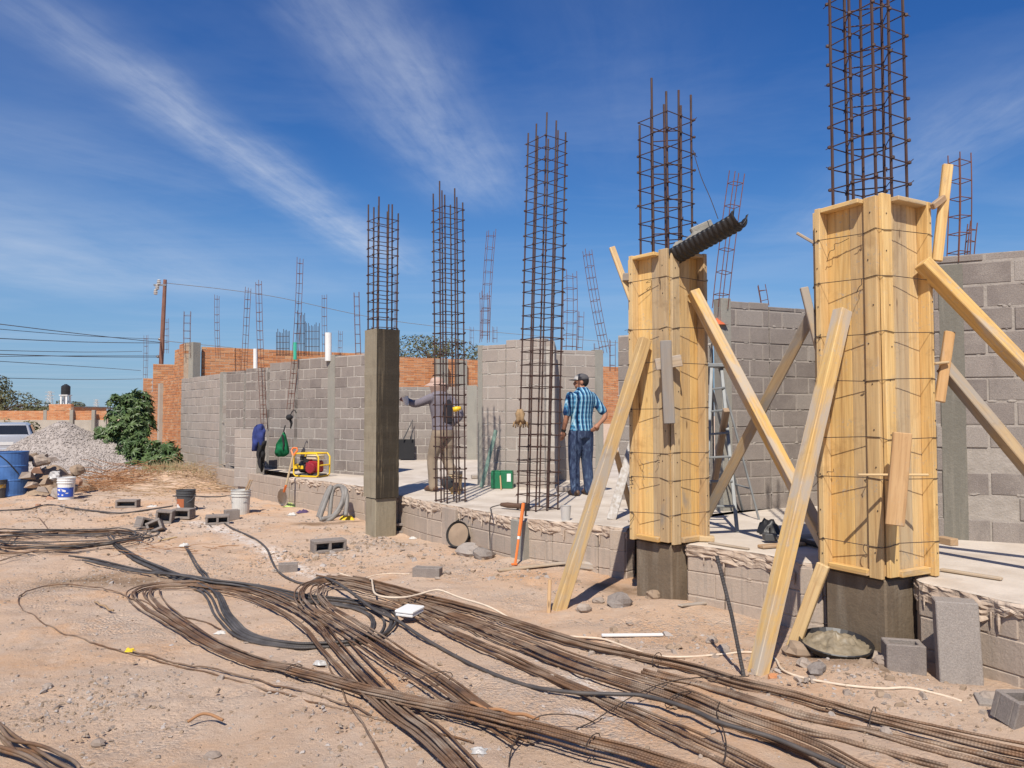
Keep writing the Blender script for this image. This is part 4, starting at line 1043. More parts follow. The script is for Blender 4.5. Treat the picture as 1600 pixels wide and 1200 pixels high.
bundle('bent_bar', 'thin loose bar crossing under the brown bundles toward the bottom edge', [
    (497, 1010, 0, 0), (515, 1050, 0, 0), (535, 1085, 0, 0), (550, 1115, 0, 0), (580, 1160, 0, 0), (610, 1215, 0, 0)], 1, .0055, 'rebar_ground', 'bent bar', None)
bundle('bent_bar', 'short rusty bar half buried among pebbles near the bottom middle', [
    (735, 1109, 0, 0), (770, 1120, 0, 0), (810, 1128, 0, 0), (842, 1135, 0, 0)], 1, .009, 'rust_wire', 'bent bar', None)
bundle('bent_bar', 'short reddish bent bar on bare dirt at bottom left', [
    (293, 1137, 0, 0), (310, 1132, 0, .01), (328, 1130, 0, .015), (348, 1137, 0, 0)], 1, .008, 'rust_wire', 'bent bar', None)
bundle('bent_bar', 'thin short stick lying in the left arc of the thin bar', [
    (148, 944, 0, 0), (162, 952, 0, .006), (177, 959, 0, 0)], 1, .009, 'twig', 'bent bar', None)
# tangled coil of thin dark wire on the left
def tangle():
    c = gnd(98, 852); t = thing('wire_coil', 'tangled flat coil of thin dark bar on the dirt at far left', 'wire coil', c)
    for k in range(11):
        mb = MB(); a, b = rnd.uniform(.75, 1.12), rnd.uniform(.45, .85); ph = rnd.random() * 6; off = Vector((rnd.uniform(-.12, .12), rnd.uniform(-.12, .12), 0)); tl = rnd.uniform(-.06, .06)
        pts = []
        for j in range(28):
            q = 2 * math.pi * j / 27 * rnd.choice([1.0]) * .97 + ph
            x, y = c.x + off.x + math.cos(q) * a * 1.0, c.y + off.y + math.sin(q) * b
            pts.append((x, y, g1(x, y) + .02 + k * .007 + tl * math.sin(q) * .5 + .03 * abs(math.sin(q * 1.5 + k))))
        mb.tube(pts, .0085, 5); mb.build('bar', M['rebar_dark'] if k % 3 else M['rebar_ground'], t)
    for (u0, v0, u1, v1) in [(2, 842, 60, 838), (-20, 886, 60, 867), (10, 855, 24, 838), (150, 842, 240, 832), (60, 836, 76, 835), (185, 838, 190, 842), (62, 812, 78, 838)]:
        mb = MB(); p, q = gnd(u0, v0), gnd(u1, v1); mid = (p + q) / 2 + Vector((0, 0, .05))
        mb.tube([Vector(z) for z in cr([p + Vector((0, 0, .02)), mid, q + Vector((0, 0, .06))], 5)], .0075, 5); mb.build('bar', M['rebar_ground'], t)
tangle()

def cord(name, label, px, r, mt, cat, lift=None, k=8, group=None, n=6):
    pts = []
    for q in px:
        p = gnd(q[0], q[1]); l = q[2] if len(q) > 2 else 0
        pts.append((p.x, p.y, p.z + r + l))
    mb = MB(); mb.tube([Vector(p) for p in cr(pts, k)], r, n); return tag(mb.build(name, M[mt], smooth=True), label, cat, group)
cord('power_cable', 'thick black cable winding from the blocks across all the bar bundles', [
    (318, 792), (328, 800), (352, 820), (372, 831), (398, 843), (416, 858), (424, 876), (434, 894), (455, 908), (478, 914), (500, 914, .06), (520, 925, .09), (548, 944, .09), (585, 965, .05), (620, 980, .04), (660, 1003, .02), (715, 1030, 0), (770, 1056, 0), (830, 1076, 0), (900, 1094, .03),
    (960, 1102, .05), (1009, 1108, .06), (1075, 1128, .06), (1127, 1149, .05), (1206, 1172, .05), (1270, 1196, .04), (1320, 1215, .03)], .0125, 'cable', 'cable', k=8)
cord('rope', 'cream cord looping over the middle bundle beside the white box', [
    (530, 897), (555, 905), (570, 914, .02), (580, 922, .09), (582, 935, .11), (586, 948, .10), (605, 954, .10), (632, 954, .10), (655, 949, .10), (675, 943, .10), (690, 943, .10), (720, 951, .08), (760, 958, .05), (790, 966, .01), (803, 975)], .009, 'rope', 'cord')
cord('rope', 'long cream cord lying behind the far bar bundle and past the stakes', [
    (885, 996), (905, 997), (940, 1000), (960, 1006), (985, 1015), (1015, 1025), (1040, 1028), (1080, 1028), (1130, 1024), (1160, 1021), (1195, 1023), (1212, 1032), (1222, 1048), (1250, 1060), (1290, 1068), (1330, 1074), (1380, 1078), (1420, 1077), (1470, 1088), (1503, 1098)], .008, 'rope', 'cord')
cord('rope', 'short cream cord on the dirt above the middle loop', [(530, 905), (560, 907), (585, 900), (612, 897), (640, 898)], .006, 'rope', 'cord')
cord('power_cable', 'dark cable running left behind the buckets', [(-20, 800), (40, 797), (62, 792), (80, 790), (110, 795), (150, 800), (190, 803), (230, 798), (270, 792)], .014, 'cable', 'cable')
cord('power_cable', 'dark cable lying between the two front buckets', [(270, 776), (300, 776), (340, 777), (380, 773), (420, 772), (450, 773)], .012, 'cable', 'cable')
cord('power_cable', 'thin dark lead snaking down from the dark bucket', [(298, 792, .04), (310, 795), (318, 805), (324, 818), (330, 824)], .010, 'cable', 'cable')
for i, (lab, pts) in enumerate([('thin tie wire curling over the bundles at the bottom middle', [(795, 1200), (800, 1180, .03), (820, 1162, .08), (850, 1150, .10), (900, 1144, .08), (930, 1140, .03)]),
     ('thin tie wire curling between bundles at the bottom right', [(900, 1140), (930, 1132, .02), (985, 1108, .06), (1040, 1084, .06), (1100, 1072, .05), (1170, 1068, .04)]),
     ('fine wire hooked round the bars near the bottom right', [(1125, 1112, .05), (1120, 1130, .05), (1130, 1160, .06), (1135, 1185, .05), (1130, 1200, .02)])]):
    cord('wire', lab, pts, .0035, 'wire', 'wire', n=4)
# upright ribbed bar planted in the dirt
p0 = gnd(1165, 1058)
mb = MB(); mb.tube([p0 - Vector((0, 0, .05)), (p0 + at(1120, 868, 4.95)) / 2 + Vector((.005, 0, 0)), at(1120, 868, 4.95)], .0125, 8)
tag(mb.build('planted_bar', M['rebar_dark']), 'upright dark ribbed bar planted in the dirt beside the long brace', 'rebar')

# ================================================================== STONES
def pebbles():
    mb, md, mo = MB(), MB(), MB(); rg = random.Random(3); k = 0
    clusters = [gnd(*q) for q in [(150, 905), (120, 905), (170, 1090), (130, 1110), (110, 1130), (70, 1110), (620, 1120), (660, 1090), (640, 1100), (1010, 880), (560, 885), (470, 870), (830, 890), (1050, 905), (1240, 1075), (1350, 1062), (1400, 1065), (990, 905), (760, 875), (250, 815), (90, 800),
                                   (700, 1180), (500, 1070), (880, 890), (1100, 1010), (330, 895), (420, 895), (600, 850), (660, 845), (450, 880)]]
    rubbly = [gnd(*q) for q in [(215, 830), (260, 838), (190, 810), (300, 828), (330, 800), (575, 850), (610, 845), (640, 870), (590, 835), (545, 850), (830, 900), (870, 900), (900, 892), (1040, 1010), (1000, 1005), (1120, 1015), (1230, 1050), (1330, 1062), (1400, 1060), (1540, 1110), (470, 880), (500, 870), (740, 890), (140, 790), (60, 800), (1240, 1085), (520, 890), (690, 865), (330, 750), (250, 765)]]
    for c in rubbly:
        for _ in range(rg.randint(9, 20)):
            s = .16 + .012 * c.y; x, y = rg.gauss(c.x, s), rg.gauss(c.y, s); sz = .010 + .030 * rg.random() ** 2.2
            if x > -.8 + (9.4 - y) * .77 - .1: continue
            (mo if rg.random() < .4 else mb if rg.random() < .6 else md).stone((x, y, g1(x, y) + sz * .25), sz, rg.random(), flat=rg.uniform(.4, .8))
    while k < 15000:
        if rg.random() < .45:
            c = rg.choice(clusters); s = .14 + .05 * c.y * .5
            x, y = rg.gauss(c.x, s), rg.gauss(c.y, s * 1.2)
        else:
            y = 2.4 + 14 * rg.random() ** 1.7; x = rg.uniform(-.75 * y - .3, min(.72 * y, 3.6 - .35 * (y - 3)))
        # keep off the slab
        if x > -.8 + (9.4 - y) * .77 - .1: continue
        sz = .003 + .0115 * rg.random() ** 3.0 + (.016 * rg.random() if rg.random() < .025 else 0)
        if y > 9: sz *= 1.6
        (mo if rg.random() < .42 else mb if rg.random() < .75 else md).stone((x, y, g1(x, y) + sz * .3), sz, rg.random(), flat=rg.uniform(.3, .65)); k += 1
    a = MB(); a.v = mb.v; a.f = mb.f; a.r = mb.r; a.uv = mb.uv; a.m = [0] * len(mb.f)
    for src, mi in ((md, 1), (mo, 2)):
        b = len(a.v); a.v += src.v; a.r += src.r; a.uv += src.uv; a.f += [tuple(i + b for i in f) for f in src.f]; a.m += [mi] * len(src.f)
    tag(a.build('pebbles', [M['stone'], M['gravel'], M['soil']], loc=(0, 0, 0)), 'small stones and crumbs scattered over the dirt', None, kind='stuff')
pebbles()
def rock(label, u, v, sz, mt='stone', flat=.6, z=None, group='loose stones on the dirt', name='stone'):
    p = gnd(u, v) if z is None else on(u, v, z)
    bm_v = MB(); bm_v.ball((0, 0, 0), 1, 1, 1, 9, 6)
    a = rnd.random() * 6; ca, sa = math.cos(a), math.sin(a); sd = rnd.random() * 50
    vs = []
    for q in bm_v.v:
        n = float(vnoise(np.array(q.x * 1.6 + sd), np.array(q.y * 1.6 + q.z * 2.1 + sd), 3)); k = .62 + .6 * n
        w = Vector((q.x * k, q.y * k * .72, max(-.5, q.z * k) * flat)) * sz
        w = Vector((w.x * ca - w.y * sa, w.x * sa + w.y * ca, w.z)); vs.append(p + w + Vector((0, 0, sz * flat * .4)))
    mb = MB(); mb.add(vs, bm_v.f); return tag(mb.build(name, M[mt]), label, 'stone', group)
for (lab, u, v, s, m_) in [
    ('flat pale stone slab in front of the smaller pier', 970, 946, .13, 'block'), ('small flat stone left of the flat pale slab', 912, 955, .08, 'stone'),
    ('round grey boulder leaning by the black tubs', 733, 868, .17, 'block_pale'), ('broken grey lump right of the boulder by the tubs', 756, 872, .15, 'block'),
    ('rounded grey rock before the mortar pan', 1275, 1052, .085, 'block'), ('smaller pale rock beside the rounded rock', 1255, 1040, .06, 'stone'),
    ('brownish rock behind the mortar pan', 1365, 1030, .08, 'stone'), ('rock lying on the bar bundle at bottom right', 1384, 1148, .05, 'stone'),
    ('orange brick chip beside the foot of the long brace', 1208, 1060, .045, 'brick'), ('reddish stone beneath the planted bar', 1130, 1018, .07, 'stone'),
    ('grey stone in a heap left of the planted bar', 1112, 1005, .06, 'stone'), ('small tan stone on the far bar bundle', 925, 1022, .035, 'stone'),
    ('tan stone lying between two bars near the far bundle', 965, 1045, .04, 'stone'), ('pale stone wedged between the bars left of it', 862, 1060, .04, 'stone'),
    ('stone fragment at the foot of the left slab corner', 600, 832, .10, 'block'), ('orange clod of dirt heaped at the smaller pier', 1020, 935, .10, 'soil'),
    ('orange clod right of the clod at the smaller pier', 1045, 928, .08, 'soil'), ('mound of crumbled soil at the foot of the short stake', 1250, 1025, .12, 'soil'),
    ('rock against the footing of the larger mould', 1390, 1040, .09, 'stone'), ('tan broken stone at the right edge near the bottom', 1545, 1092, .06, 'stone'),
    ('small stone on bare dirt near the bottom left', 155, 1165, .04, 'stone'), ('dark chip on bare dirt at lower left', 75, 1075, .035, 'stone'),
    ('flat stone at the bottom edge left of the bundles', 330, 1185, .045, 'stone'), ('grey flat stone near the middle loop end', 495, 915, .05, 'block'),
    ('small pale stone on dirt above the far bundle', 700, 897, .05, 'stone'), ('stone lying right of the white box', 905, 880, .07, 'block'),
    ('flat grey stone by the peg', 935, 942, .06, 'stone')]:
    rock(lab, u, v, s, m_)

# ------------------------------------------------------------------ concrete blocks
def hollow_block(label, p, size, yaw, pitch=0.0, roll=0.0, mt='block', cells=2, group='loose concrete blocks', axis='z'):
    """hollow block; cells open along its own z"""
    L, W, H = size; t_ = .034; mb = MB()
    Mx = Matrix.Rotation(yaw, 3, 'Z') @ Matrix.Rotation(pitch, 3, 'Y') @ Matrix.Rotation(roll, 3, 'X')
    bx = lambda c, h: mb.cbox(Vector(p) + Mx @ Vector(c), Mx @ Vector((h[0], 0, 0)), Mx @ Vector((0, h[1], 0)), Mx @ Vector((0, 0, h[2])), .005, r=.5)
    for sg in (-1, 1): bx((0, sg * (W - t_) / 2, 0), (L / 2, t_ / 2, H / 2))
    inner = W - 2 * t_
    for k in range(cells + 1):
        x = -L / 2 + t_ / 2 + (L - t_) * k / cells; bx((x, 0, 0), (t_ / 2, inner / 2 + .001, H / 2 - .002))
    bx((0, 0, -H / 2 + .018), (L / 2 - t_ - .001, inner / 2 + .001, .015))
    return tag(mb.build('concrete_block', M[mt]), label, 'block', group)
def hb(label, u, v, size, yaw, pitch=0, roll=0, dz=0, **kw):
    p = gnd(u, v); return hollow_block(label, p + Vector((0, 0, dz)), size, yaw, pitch, roll, **kw)
HP = math.pi / 2
hb('hollow block lying on its side before the generator slab corner', 513, 862, (.40, .15, .20), .5, 0, HP, dz=.075, cells=2)
hb('hollow block with its dark cell facing us by the slab foot', 630, 832, (.36, .14, .2), .3, 0, HP, dz=.07)
hb('hollow block standing beside the dark bucket', 258, 817, (.24, .2, .22), .2, .1, HP, dz=.10, cells=1)
hb('hollow block lying right behind the block by the dark bucket', 287, 810, (.30, .16, .2), -.1, 0, HP, dz=.08, cells=1)
hb('broken hollow block tipped on the rubble left of the dark bucket', 232, 826, (.32, .16, .2), .9, .3, HP, dz=.07)
hb('half hollow block tipped forward beneath the broken one', 243, 830, (.2, .16, .2), .3, -.4, 1.2, dz=.06, cells=1)
hb('hollow block with dark cell in front of the white bucket', 340, 819, (.34, .14, .2), .35, 0, HP, dz=.07)
hb('half block lying right of the dark celled block by the white bucket', 362, 812, (.22, .13, .16), .6, 0, 0, dz=.08, cells=1)
hb('small hollow block lying left of the dark bucket', 200, 793, (.36, .14, .2), .1, 0, HP, dz=.07, cells=1)
hb('hollow block with open top beside the mortar pan', 1412, 1046, (.23, .17, .20), -.25, 0, 0, dz=.075, cells=1, mt='block')
hb('broken block corner at the right edge of the dirt', 1592, 1126, (.2, .15, .15), .3, .1, .2, dz=.06, cells=1)
hb('flat broken block on the dirt beside the lime streak', 450, 893, (.2, .12, .1), .3, 0, 0, dz=.04, cells=1)
hb('flat broken block right of the cream cord', 668, 900, (.28, .12, .1), -.2, 0, 0, dz=.04, cells=1)
hb('thin grey block shard by the peg', 800, 990, (.16, .06, .05), .0, 0, 0, dz=.02, cells=1) if False else None
p = gnd(1500, 1066); a = R(-18); mb = MB()
mb.cbox(p + Vector((0, .02, .235)), Vector((math.cos(a), math.sin(a), 0)) * .118, Vector((-math.sin(a), math.cos(a), .05)) * .06, Vector((.012, .04, .25)), .006, r=.4)
tag(mb.build('concrete_block', M['block']), 'solid grey block standing upright against the foundation', 'block', 'loose concrete blocks')
p = gnd(1500, 1100); mb = MB(); mb.cbox(p + Vector((.22, .0, .015)), (.11, -.03, 0), (.02, .06, .01), (0, 0, .012), .004)
tag(mb.build('stone_shard', M['block']), 'thin grey slab shard right of the standing block', 'stone')
# ================================================================== BACKGROUND
def leaf_cloud(mb, blobs, n, size, star=False, seed=1):
    rg = random.Random(seed)
    tot = sum(b[3] * b[4] * b[5] for b in blobs)
    for b in blobs:
        k = int(n * b[3] * b[4] * b[5] / tot)
        for _ in range(k):
            while True:
                q = Vector((rg.uniform(-1, 1), rg.uniform(-1, 1), rg.uniform(-1, 1)))
                if .25 < q.length < 1: break
            q = q.normalized() * (q.length ** .45)
            p = Vector((b[0] + q.x * b[3], b[1] + q.y * b[4], b[2] + q.z * b[5]))
            nrm = (Vector((q.x, q.y, q.z * .6 + .5)) + Vector((rg.uniform(-.8, .8), rg.uniform(-.8, .8), rg.uniform(-.5, .8)))).normalized()
            u = nrm.orthogonal().normalized(); w = nrm.cross(u); a = rg.random() * 6.3
            u, w = u * math.cos(a) + w * math.sin(a), w * math.cos(a) - u * math.sin(a)
            s = size * rg.uniform(.55, 1.25); r = rg.random()
            if star:
                m_ = 7; vs = [p]
                for j in range(m_ * 2):
                    t_ = 2 * math.pi * (j + .5) / (m_ * 2 + 1) + .2
                    rr = s * (1 if j % 2 else .42) * (1 - .25 * abs(j - m_) / m_)
                    vs.append(p + (u * math.cos(t_) + w * math.sin(t_)) * rr - nrm * (.28 * rr if j % 2 else 0))
                mb.add(vs, [(0, j, j + 1) for j in range(1, m_ * 2)], r)
            else:
                mb.quad(p - u * s, p + w * s * .45 , p + u * s, p - w * s * .45, r)
def tree(label, base, blobs, n, size, trunk_r, mt='leaf_dull', star=False, group=None, name='tree', seed=1, cat='tree', limbs=9):
    t = thing(name, label, cat, base, group); base = Vector(base)
    mb = MB(); leaf_cloud(mb, blobs, n, size, star, seed); mb.build('crown', M[mt], t)
    tb = MB(); rg = random.Random(seed + 5)
    top = Vector((base.x, base.y, min(b[2] for b in blobs)))
    tb.tube([base - Vector((0, 0, .1)), base.lerp(top, .5) + Vector((rg.uniform(-.1, .1), 0, 0)), top], [trunk_r, trunk_r * .8, trunk_r * .55], 7)
    for i in range(limbs):
        b = blobs[i % len(blobs)]
        e = Vector((b[0] + rg.uniform(-.7, .7) * b[3], b[1] + rg.uniform(-.7, .7) * b[4], b[2] + rg.uniform(-.2, .75) * b[5]))
        s0 = base.lerp(top, rg.uniform(.45, 1)); mid = s0.lerp(e, .5) + Vector((0, 0, .1 * (e - s0).length))
        tb.tube([Vector(q) for q in cr([s0, mid, e], 4)], [trunk_r * .45 * (1 - .85 * k / 8) for k in range(9)], 5)
    tb.build('trunk', M['bark'], t)
    return t
# castor bean shrub
cb = at(215, 705, 19.5)
tree('dense castor bean shrub with star shaped leaves against the orange brick wall', (cb.x, cb.y, .0), [
    (at(u, v, Y).x, Y, at(u, v, Y).z, rx, .38, rz) for (u, v, Y, rx, rz) in [(207, 628, 19.8, .30, .22), (217, 613, 19.9, .10, .10), (212, 640, 19.9, .2, .2), (185, 628, 19.6, .22, .2), (182, 654, 19.4, .26, .22), (212, 646, 19.5, .34, .3), (166, 676, 19.5, .24, .18), (225, 632, 19.9, .22, .3),
    (192, 672, 19.2, .38, .3), (214, 678, 19.2, .32, .34), (227, 662, 19.6, .2, .3), (176, 694, 19.3, .34, .26), (205, 702, 18.9, .4, .28), (228, 702, 18.8, .3, .26), (258, 700, 18.6, .28, .16), (268, 716, 18.5, .24, .2), (244, 718, 18.5, .3, .16), (214, 720, 18.7, .3, .14)]],
    1000, .165, .06, 'leaf', True, name='castor_bean_shrub', cat='shrub', seed=4)
# trees
tree('thin crowned mesquite tree rising behind the orange parapet', (-3.4, 36, 0), [(-4.4, 36, 4.6, 1.5, 1.2, .9), (-2.6, 36, 4.4, 1.4, 1.2, .85), (-3.5, 36.5, 5.0, 1.2, 1, .5), (-5.1, 36, 4.1, .9, .8, .7), (-1.6, 36, 4.1, .9, .8, .6)], 3400, .075, .14, 'leaf_dull', name='mesquite_tree', seed=11, limbs=26)
tree('dark mesquite tree at the far left edge behind the brick wall', (-41.5, 62, 0), [(-43, 62, 3.2, 2.6, 2, 1.4), (-40.2, 62, 2.6, 2.0, 1.5, 1.1), (-38.2, 62, 2.2, 1.6, 1.2, .7), (-42.5, 62.5, 4.2, 1.6, 1.5, .9)], 3600, .14, .2, 'leaf_dull', name='mesquite_tree', seed=12, limbs=14)
tree('low dark shrub behind the far brick wall beside the tank house', (-35.0, 59, 0), [(-35.6, 59, 1.9, 1.4, .8, .5), (-33.8, 59, 2.0, 1.1, .8, .55), (-36.8, 59, 1.9, 1.0, .7, .45)], 1500, .13, .08, 'leaf_dull', name='shrub', seed=13, cat='shrub')
tree('bent dark tree beside the tank house on the far left', (-35.5, 60.5, 0), [(-34.4, 60.5, 2.4, .8, .4, .4), (-35.4, 60.5, 2.75, .5, .3, .2)], 600, .10, .15, 'leaf_dull', name='tree', seed=14)
tree('grey green bush standing behind the silver car', (-22.6, 36, 0), [(-22.6, 36, .95, .55, .5, .5), (-22.8, 36, .5, .6, .5, .5)], 500, .10, .04, 'leaf_dull', name='bush', seed=15, cat='bush')
tree('dry brown bush at the left edge behind the silver car', (-23.9, 36, 0), [(-23.9, 36, .9, .7, .5, .7)], 260, .09, .05, 'dry_grass', name='bush', seed=16, cat='bush', limbs=26)
def grass(label, p, w, h, n, seed):
    rg = random.Random(seed); mb = MB()
    for _ in range(n):
        b = Vector((p[0] + rg.gauss(0, w * .5), p[1] + rg.gauss(0, w * .35), 0)); b.z = g1(b.x, b.y) - .02
        hh = h * rg.uniform(.4, 1.1); l = Vector((rg.uniform(-.35, .35), rg.uniform(-.2, .2), 1)) * hh; s = Vector((.012, .004, 0))
        mb.add([b - s, b + s, b + l * .6 + s * .7, b + l, b + l * .6 - s * .7], [(0, 1, 2, 3), (0, 3, 4)] if False else [(0, 1, 2, 3, 4)], rg.random())
    tag(mb.build('grass_tuft', M['dry_grass'], loc=(p[0], p[1], 0)), label, 'grass', 'dry grass tufts', 'stuff')
grass('tall dry grass between the gravel heap and the shrub', (at(140, 690, 24).x, 24), 1.0, 1.15, 600, 1)
grass('dry grass growing behind the top of the gravel heap', (at(70, 690, 29).x, 29), 1.6, .9, 500, 2)
grass('short dry grass at the foot of the castor bean shrub', (at(265, 730, 18).x, 18), .7, .25, 260, 3)

def far_wall():
    t = thing('compound_wall', 'far compound wall of grey render topped by orange brick', 'wall', (-29, 48, 0))
    a, b = Vector((-36, 46.5, 0)), at(166, 690, 48); d = Vector((b.x - a.x, b.y - a.y, 0)); L = d.length; d.normalize(); n = Vector((-d.y, d.x, 0))
    mb = MB(); c = a + d * L / 2; mb.cbox((c.x, c.y, .65), d * L / 2, n * .1, (0, 0, .75), .01); mb.build('rendered_base', M['plaster'], t)
    blk, mor = MB(), MB(); courses(blk, mor, (a.x, a.y), (b.x, b.y), 1.40, 1.98, th=.16, L=.28, H=.09, ch=0); blk.build('brick_top', M['brick'], t); mor.build('mortar', M['brick_mortar'], t)
    for u in (73, 114, 148):
        p = at(u, 650, 47.7); mb = MB(); mb.cbox((p.x, p.y - .1, 1.0), d * .1, n * .12, (0, 0, 1.02), .01); mb.build('tie_column', M['tie'], t)
far_wall()
def tank_house():
    t = thing('tank_house', 'small far orange house with a flat roof behind the wall', 'house', (-35, 56, 0))
    blk, mor = MB(), MB()
    a, b, c = at(76, 650, 56), at(111, 650, 55.2), at(166, 650, 60)
    courses(blk, mor, (a.x, a.y), (b.x, b.y), 0, 2.52, th=.2, L=.3, H=.1, ch=0); courses(blk, mor, (b.x, b.y + .02), (c.x, c.y), 0, 2.3, th=.2, L=.3, H=.1, ch=0)
    blk.build('wall', M['brick'], t); mor.build('mortar', M['brick_mortar'], t)
    mb = MB(); mb.prism([(a.x + .1, a.y + .25), (b.x, b.y + .25), (c.x, c.y + .25), (c.x - 2, c.y + 5), (a.x, a.y + 6)], 2.25, 2.36); mb.build('roof', M['tie'], t)
    q = at(94, 644, 55.3); mb = MB(); mb.cbox((q.x, q.y, q.z), (.35, -.02, 0), (.0, .06, 0), (0, 0, .12)); mb.build('opening', M['black_plastic'], t)
    w = at(102, 640, 57); mb = MB()
    for dx in (-.2, .2):
        for dy in (-.2, .2): mb.cbox((w.x + dx, w.y + dy, 2.75), (.06, 0, 0), (0, .06, 0), (0, 0, .42))
    mb.cbox((w.x, w.y, 3.19), (.32, 0, 0), (0, .32, 0), (0, 0, .03)); mb.build('tank_stand', M['white_plastic'], t)
    mb = MB(); mb.lathe((w.x, w.y, 3.22), [(.27, 0), (.31, .03), (.31, .2), (.3, .21), (.31, .22), (.31, .42), (.3, .43), (.31, .44), (.31, .62), (.2, .72), (.11, .75), (.11, .79), (.02, .8)], 20)
    tag(mb.build('water_tank', M['black_plastic'], smooth=False), 'black plastic water tank on the roof of the far house', 'water tank')
tank_house()
def utility_pole():
    b = at(252, 560, 30); top = at(258, 437, 30)
    t = thing('utility_pole', 'slim reddish brown utility pole with pale insulators behind the brick building', 'utility pole', (b.x, 30, 0))
    mb = MB(); mb.tube([Vector((b.x - .1, 30, 0)), (b + top) / 2, top], [.10, .085, .07], 8); mb.build('pole', M['pole_brown'], t)
    for i, dz in enumerate((.12, .3, .5)):
        mb = MB(); c = top + Vector((-.22 - .06 * i, -.05, -dz)); mb.lathe(c, [(.05, -.10), (.085, -.06), (.05, -.03), (.09, .01), (.05, .04), (.075, .08), (.03, .12)], 8); mb.build('insulator', M['ceramic'], t)
    mb = MB(); mb.beam(top + Vector((-.42, -.04, -.22)), top + Vector((.08, -.04, -.22)), .07, .07); mb.build('crossarm', M['steel'], t)
    for v, ux in ((530, 250), (557, 247)):
        q = at(ux, v, 30); mb = MB(); mb.beam(q, at(254, v + 6, 30), .04, .05); mb.ball(q, .08, .08, .06); mb.build('bracket', M['steel'], t)
    return b, top
pb, ptop = utility_pole()
for i, (v0, vm, u1, v1, lab) in enumerate([(505, 520, 251, 535, 'upper sagging power line meeting the pole bracket'), (513, 523, 251, 530, 'thin second power line from the left edge'), (528, 533, 250, 536, 'third power line running level to the pole'),
        (547, 549, 222, 549, 'fourth power line from the left edge to the pole'), (553, 556, 248, 558, 'thick low power line meeting the lower bracket'), (557, 555, 248, 556, 'crossing power line just under the thick one'),
        (564, 571, 220, 579, 'thin falling power line toward the shrub'), (590, 592, 222, 592, 'lowest level power line ending at the brick building')]):
    a, m_, e = at(-10, v0, 21), at(120, vm + 1, 24.5), at(u1, v1, 29.9)
    a = a + (a - m_) * .7
    mb = MB(); mb.tube([Vector(q) for q in cr([a, m_, e], 10)], .011 if i in (0, 4, 2) else .008, 4); tag(mb.build('power_line', M['cable']), lab, 'power line', 'overhead power lines')
for i, (pts, lab) in enumerate([([(258, 442, 30), (420, 462, 33), (640, 505, 37), (960, 535, 42), (1000, 536, 43)], 'faint power line running right from the pole top'), ([(252, 532, 30), (330, 540, 31), (480, 553, 32), (640, 548, 34)], 'low faint power line running right above the parapet')]):
    mb = MB(); mb.tube([Vector(q) for q in cr([at(*p) for p in pts], 8)], .011, 4); tag(mb.build('power_line', M['cable_grey']), lab, 'power line', 'overhead power lines')
def pylon(label, u, Y, v0, v1):
    b, tp = at(u, v0, Y), at(u, v1, Y); h = tp.z; w = h * .13; mb = MB()
    t_ = .12
    for sx in (-1, 1):
        for sy in (-1, 1): mb.tube([(b.x + sx * w, Y + sy * w, 0), (b.x + sx * w * .25, Y + sy * w * .25, h)], t_, 4)
    for k in range(8):
        f, g = k / 8, (k + 1) / 8; a, c = w * (1 - .75 * f), w * (1 - .75 * g)
        for sy in (-1, 1):
            mb.tube([(b.x - a, Y + sy * a, h * f), (b.x + c, Y + sy * c, h * g)], t_ * .6, 3); mb.tube([(b.x + a, Y + sy * a, h * f), (b.x - c, Y + sy * c, h * g)], t_ * .6, 3)
    for f in (.72, .84, .96): mb.tube([(b.x - w * 1.3, Y, h * f), (b.x + w * 1.3, Y, h * f)], t_, 4)
    tag(mb.build('pylon', M['ceramic']), label, 'pylon', 'far pylons')
pylon('faint lattice pylon beside the bent tree at far left', 77, 420, 650, 611); pylon('fainter lattice pylon right of the water tank', 150, 560, 650, 624)

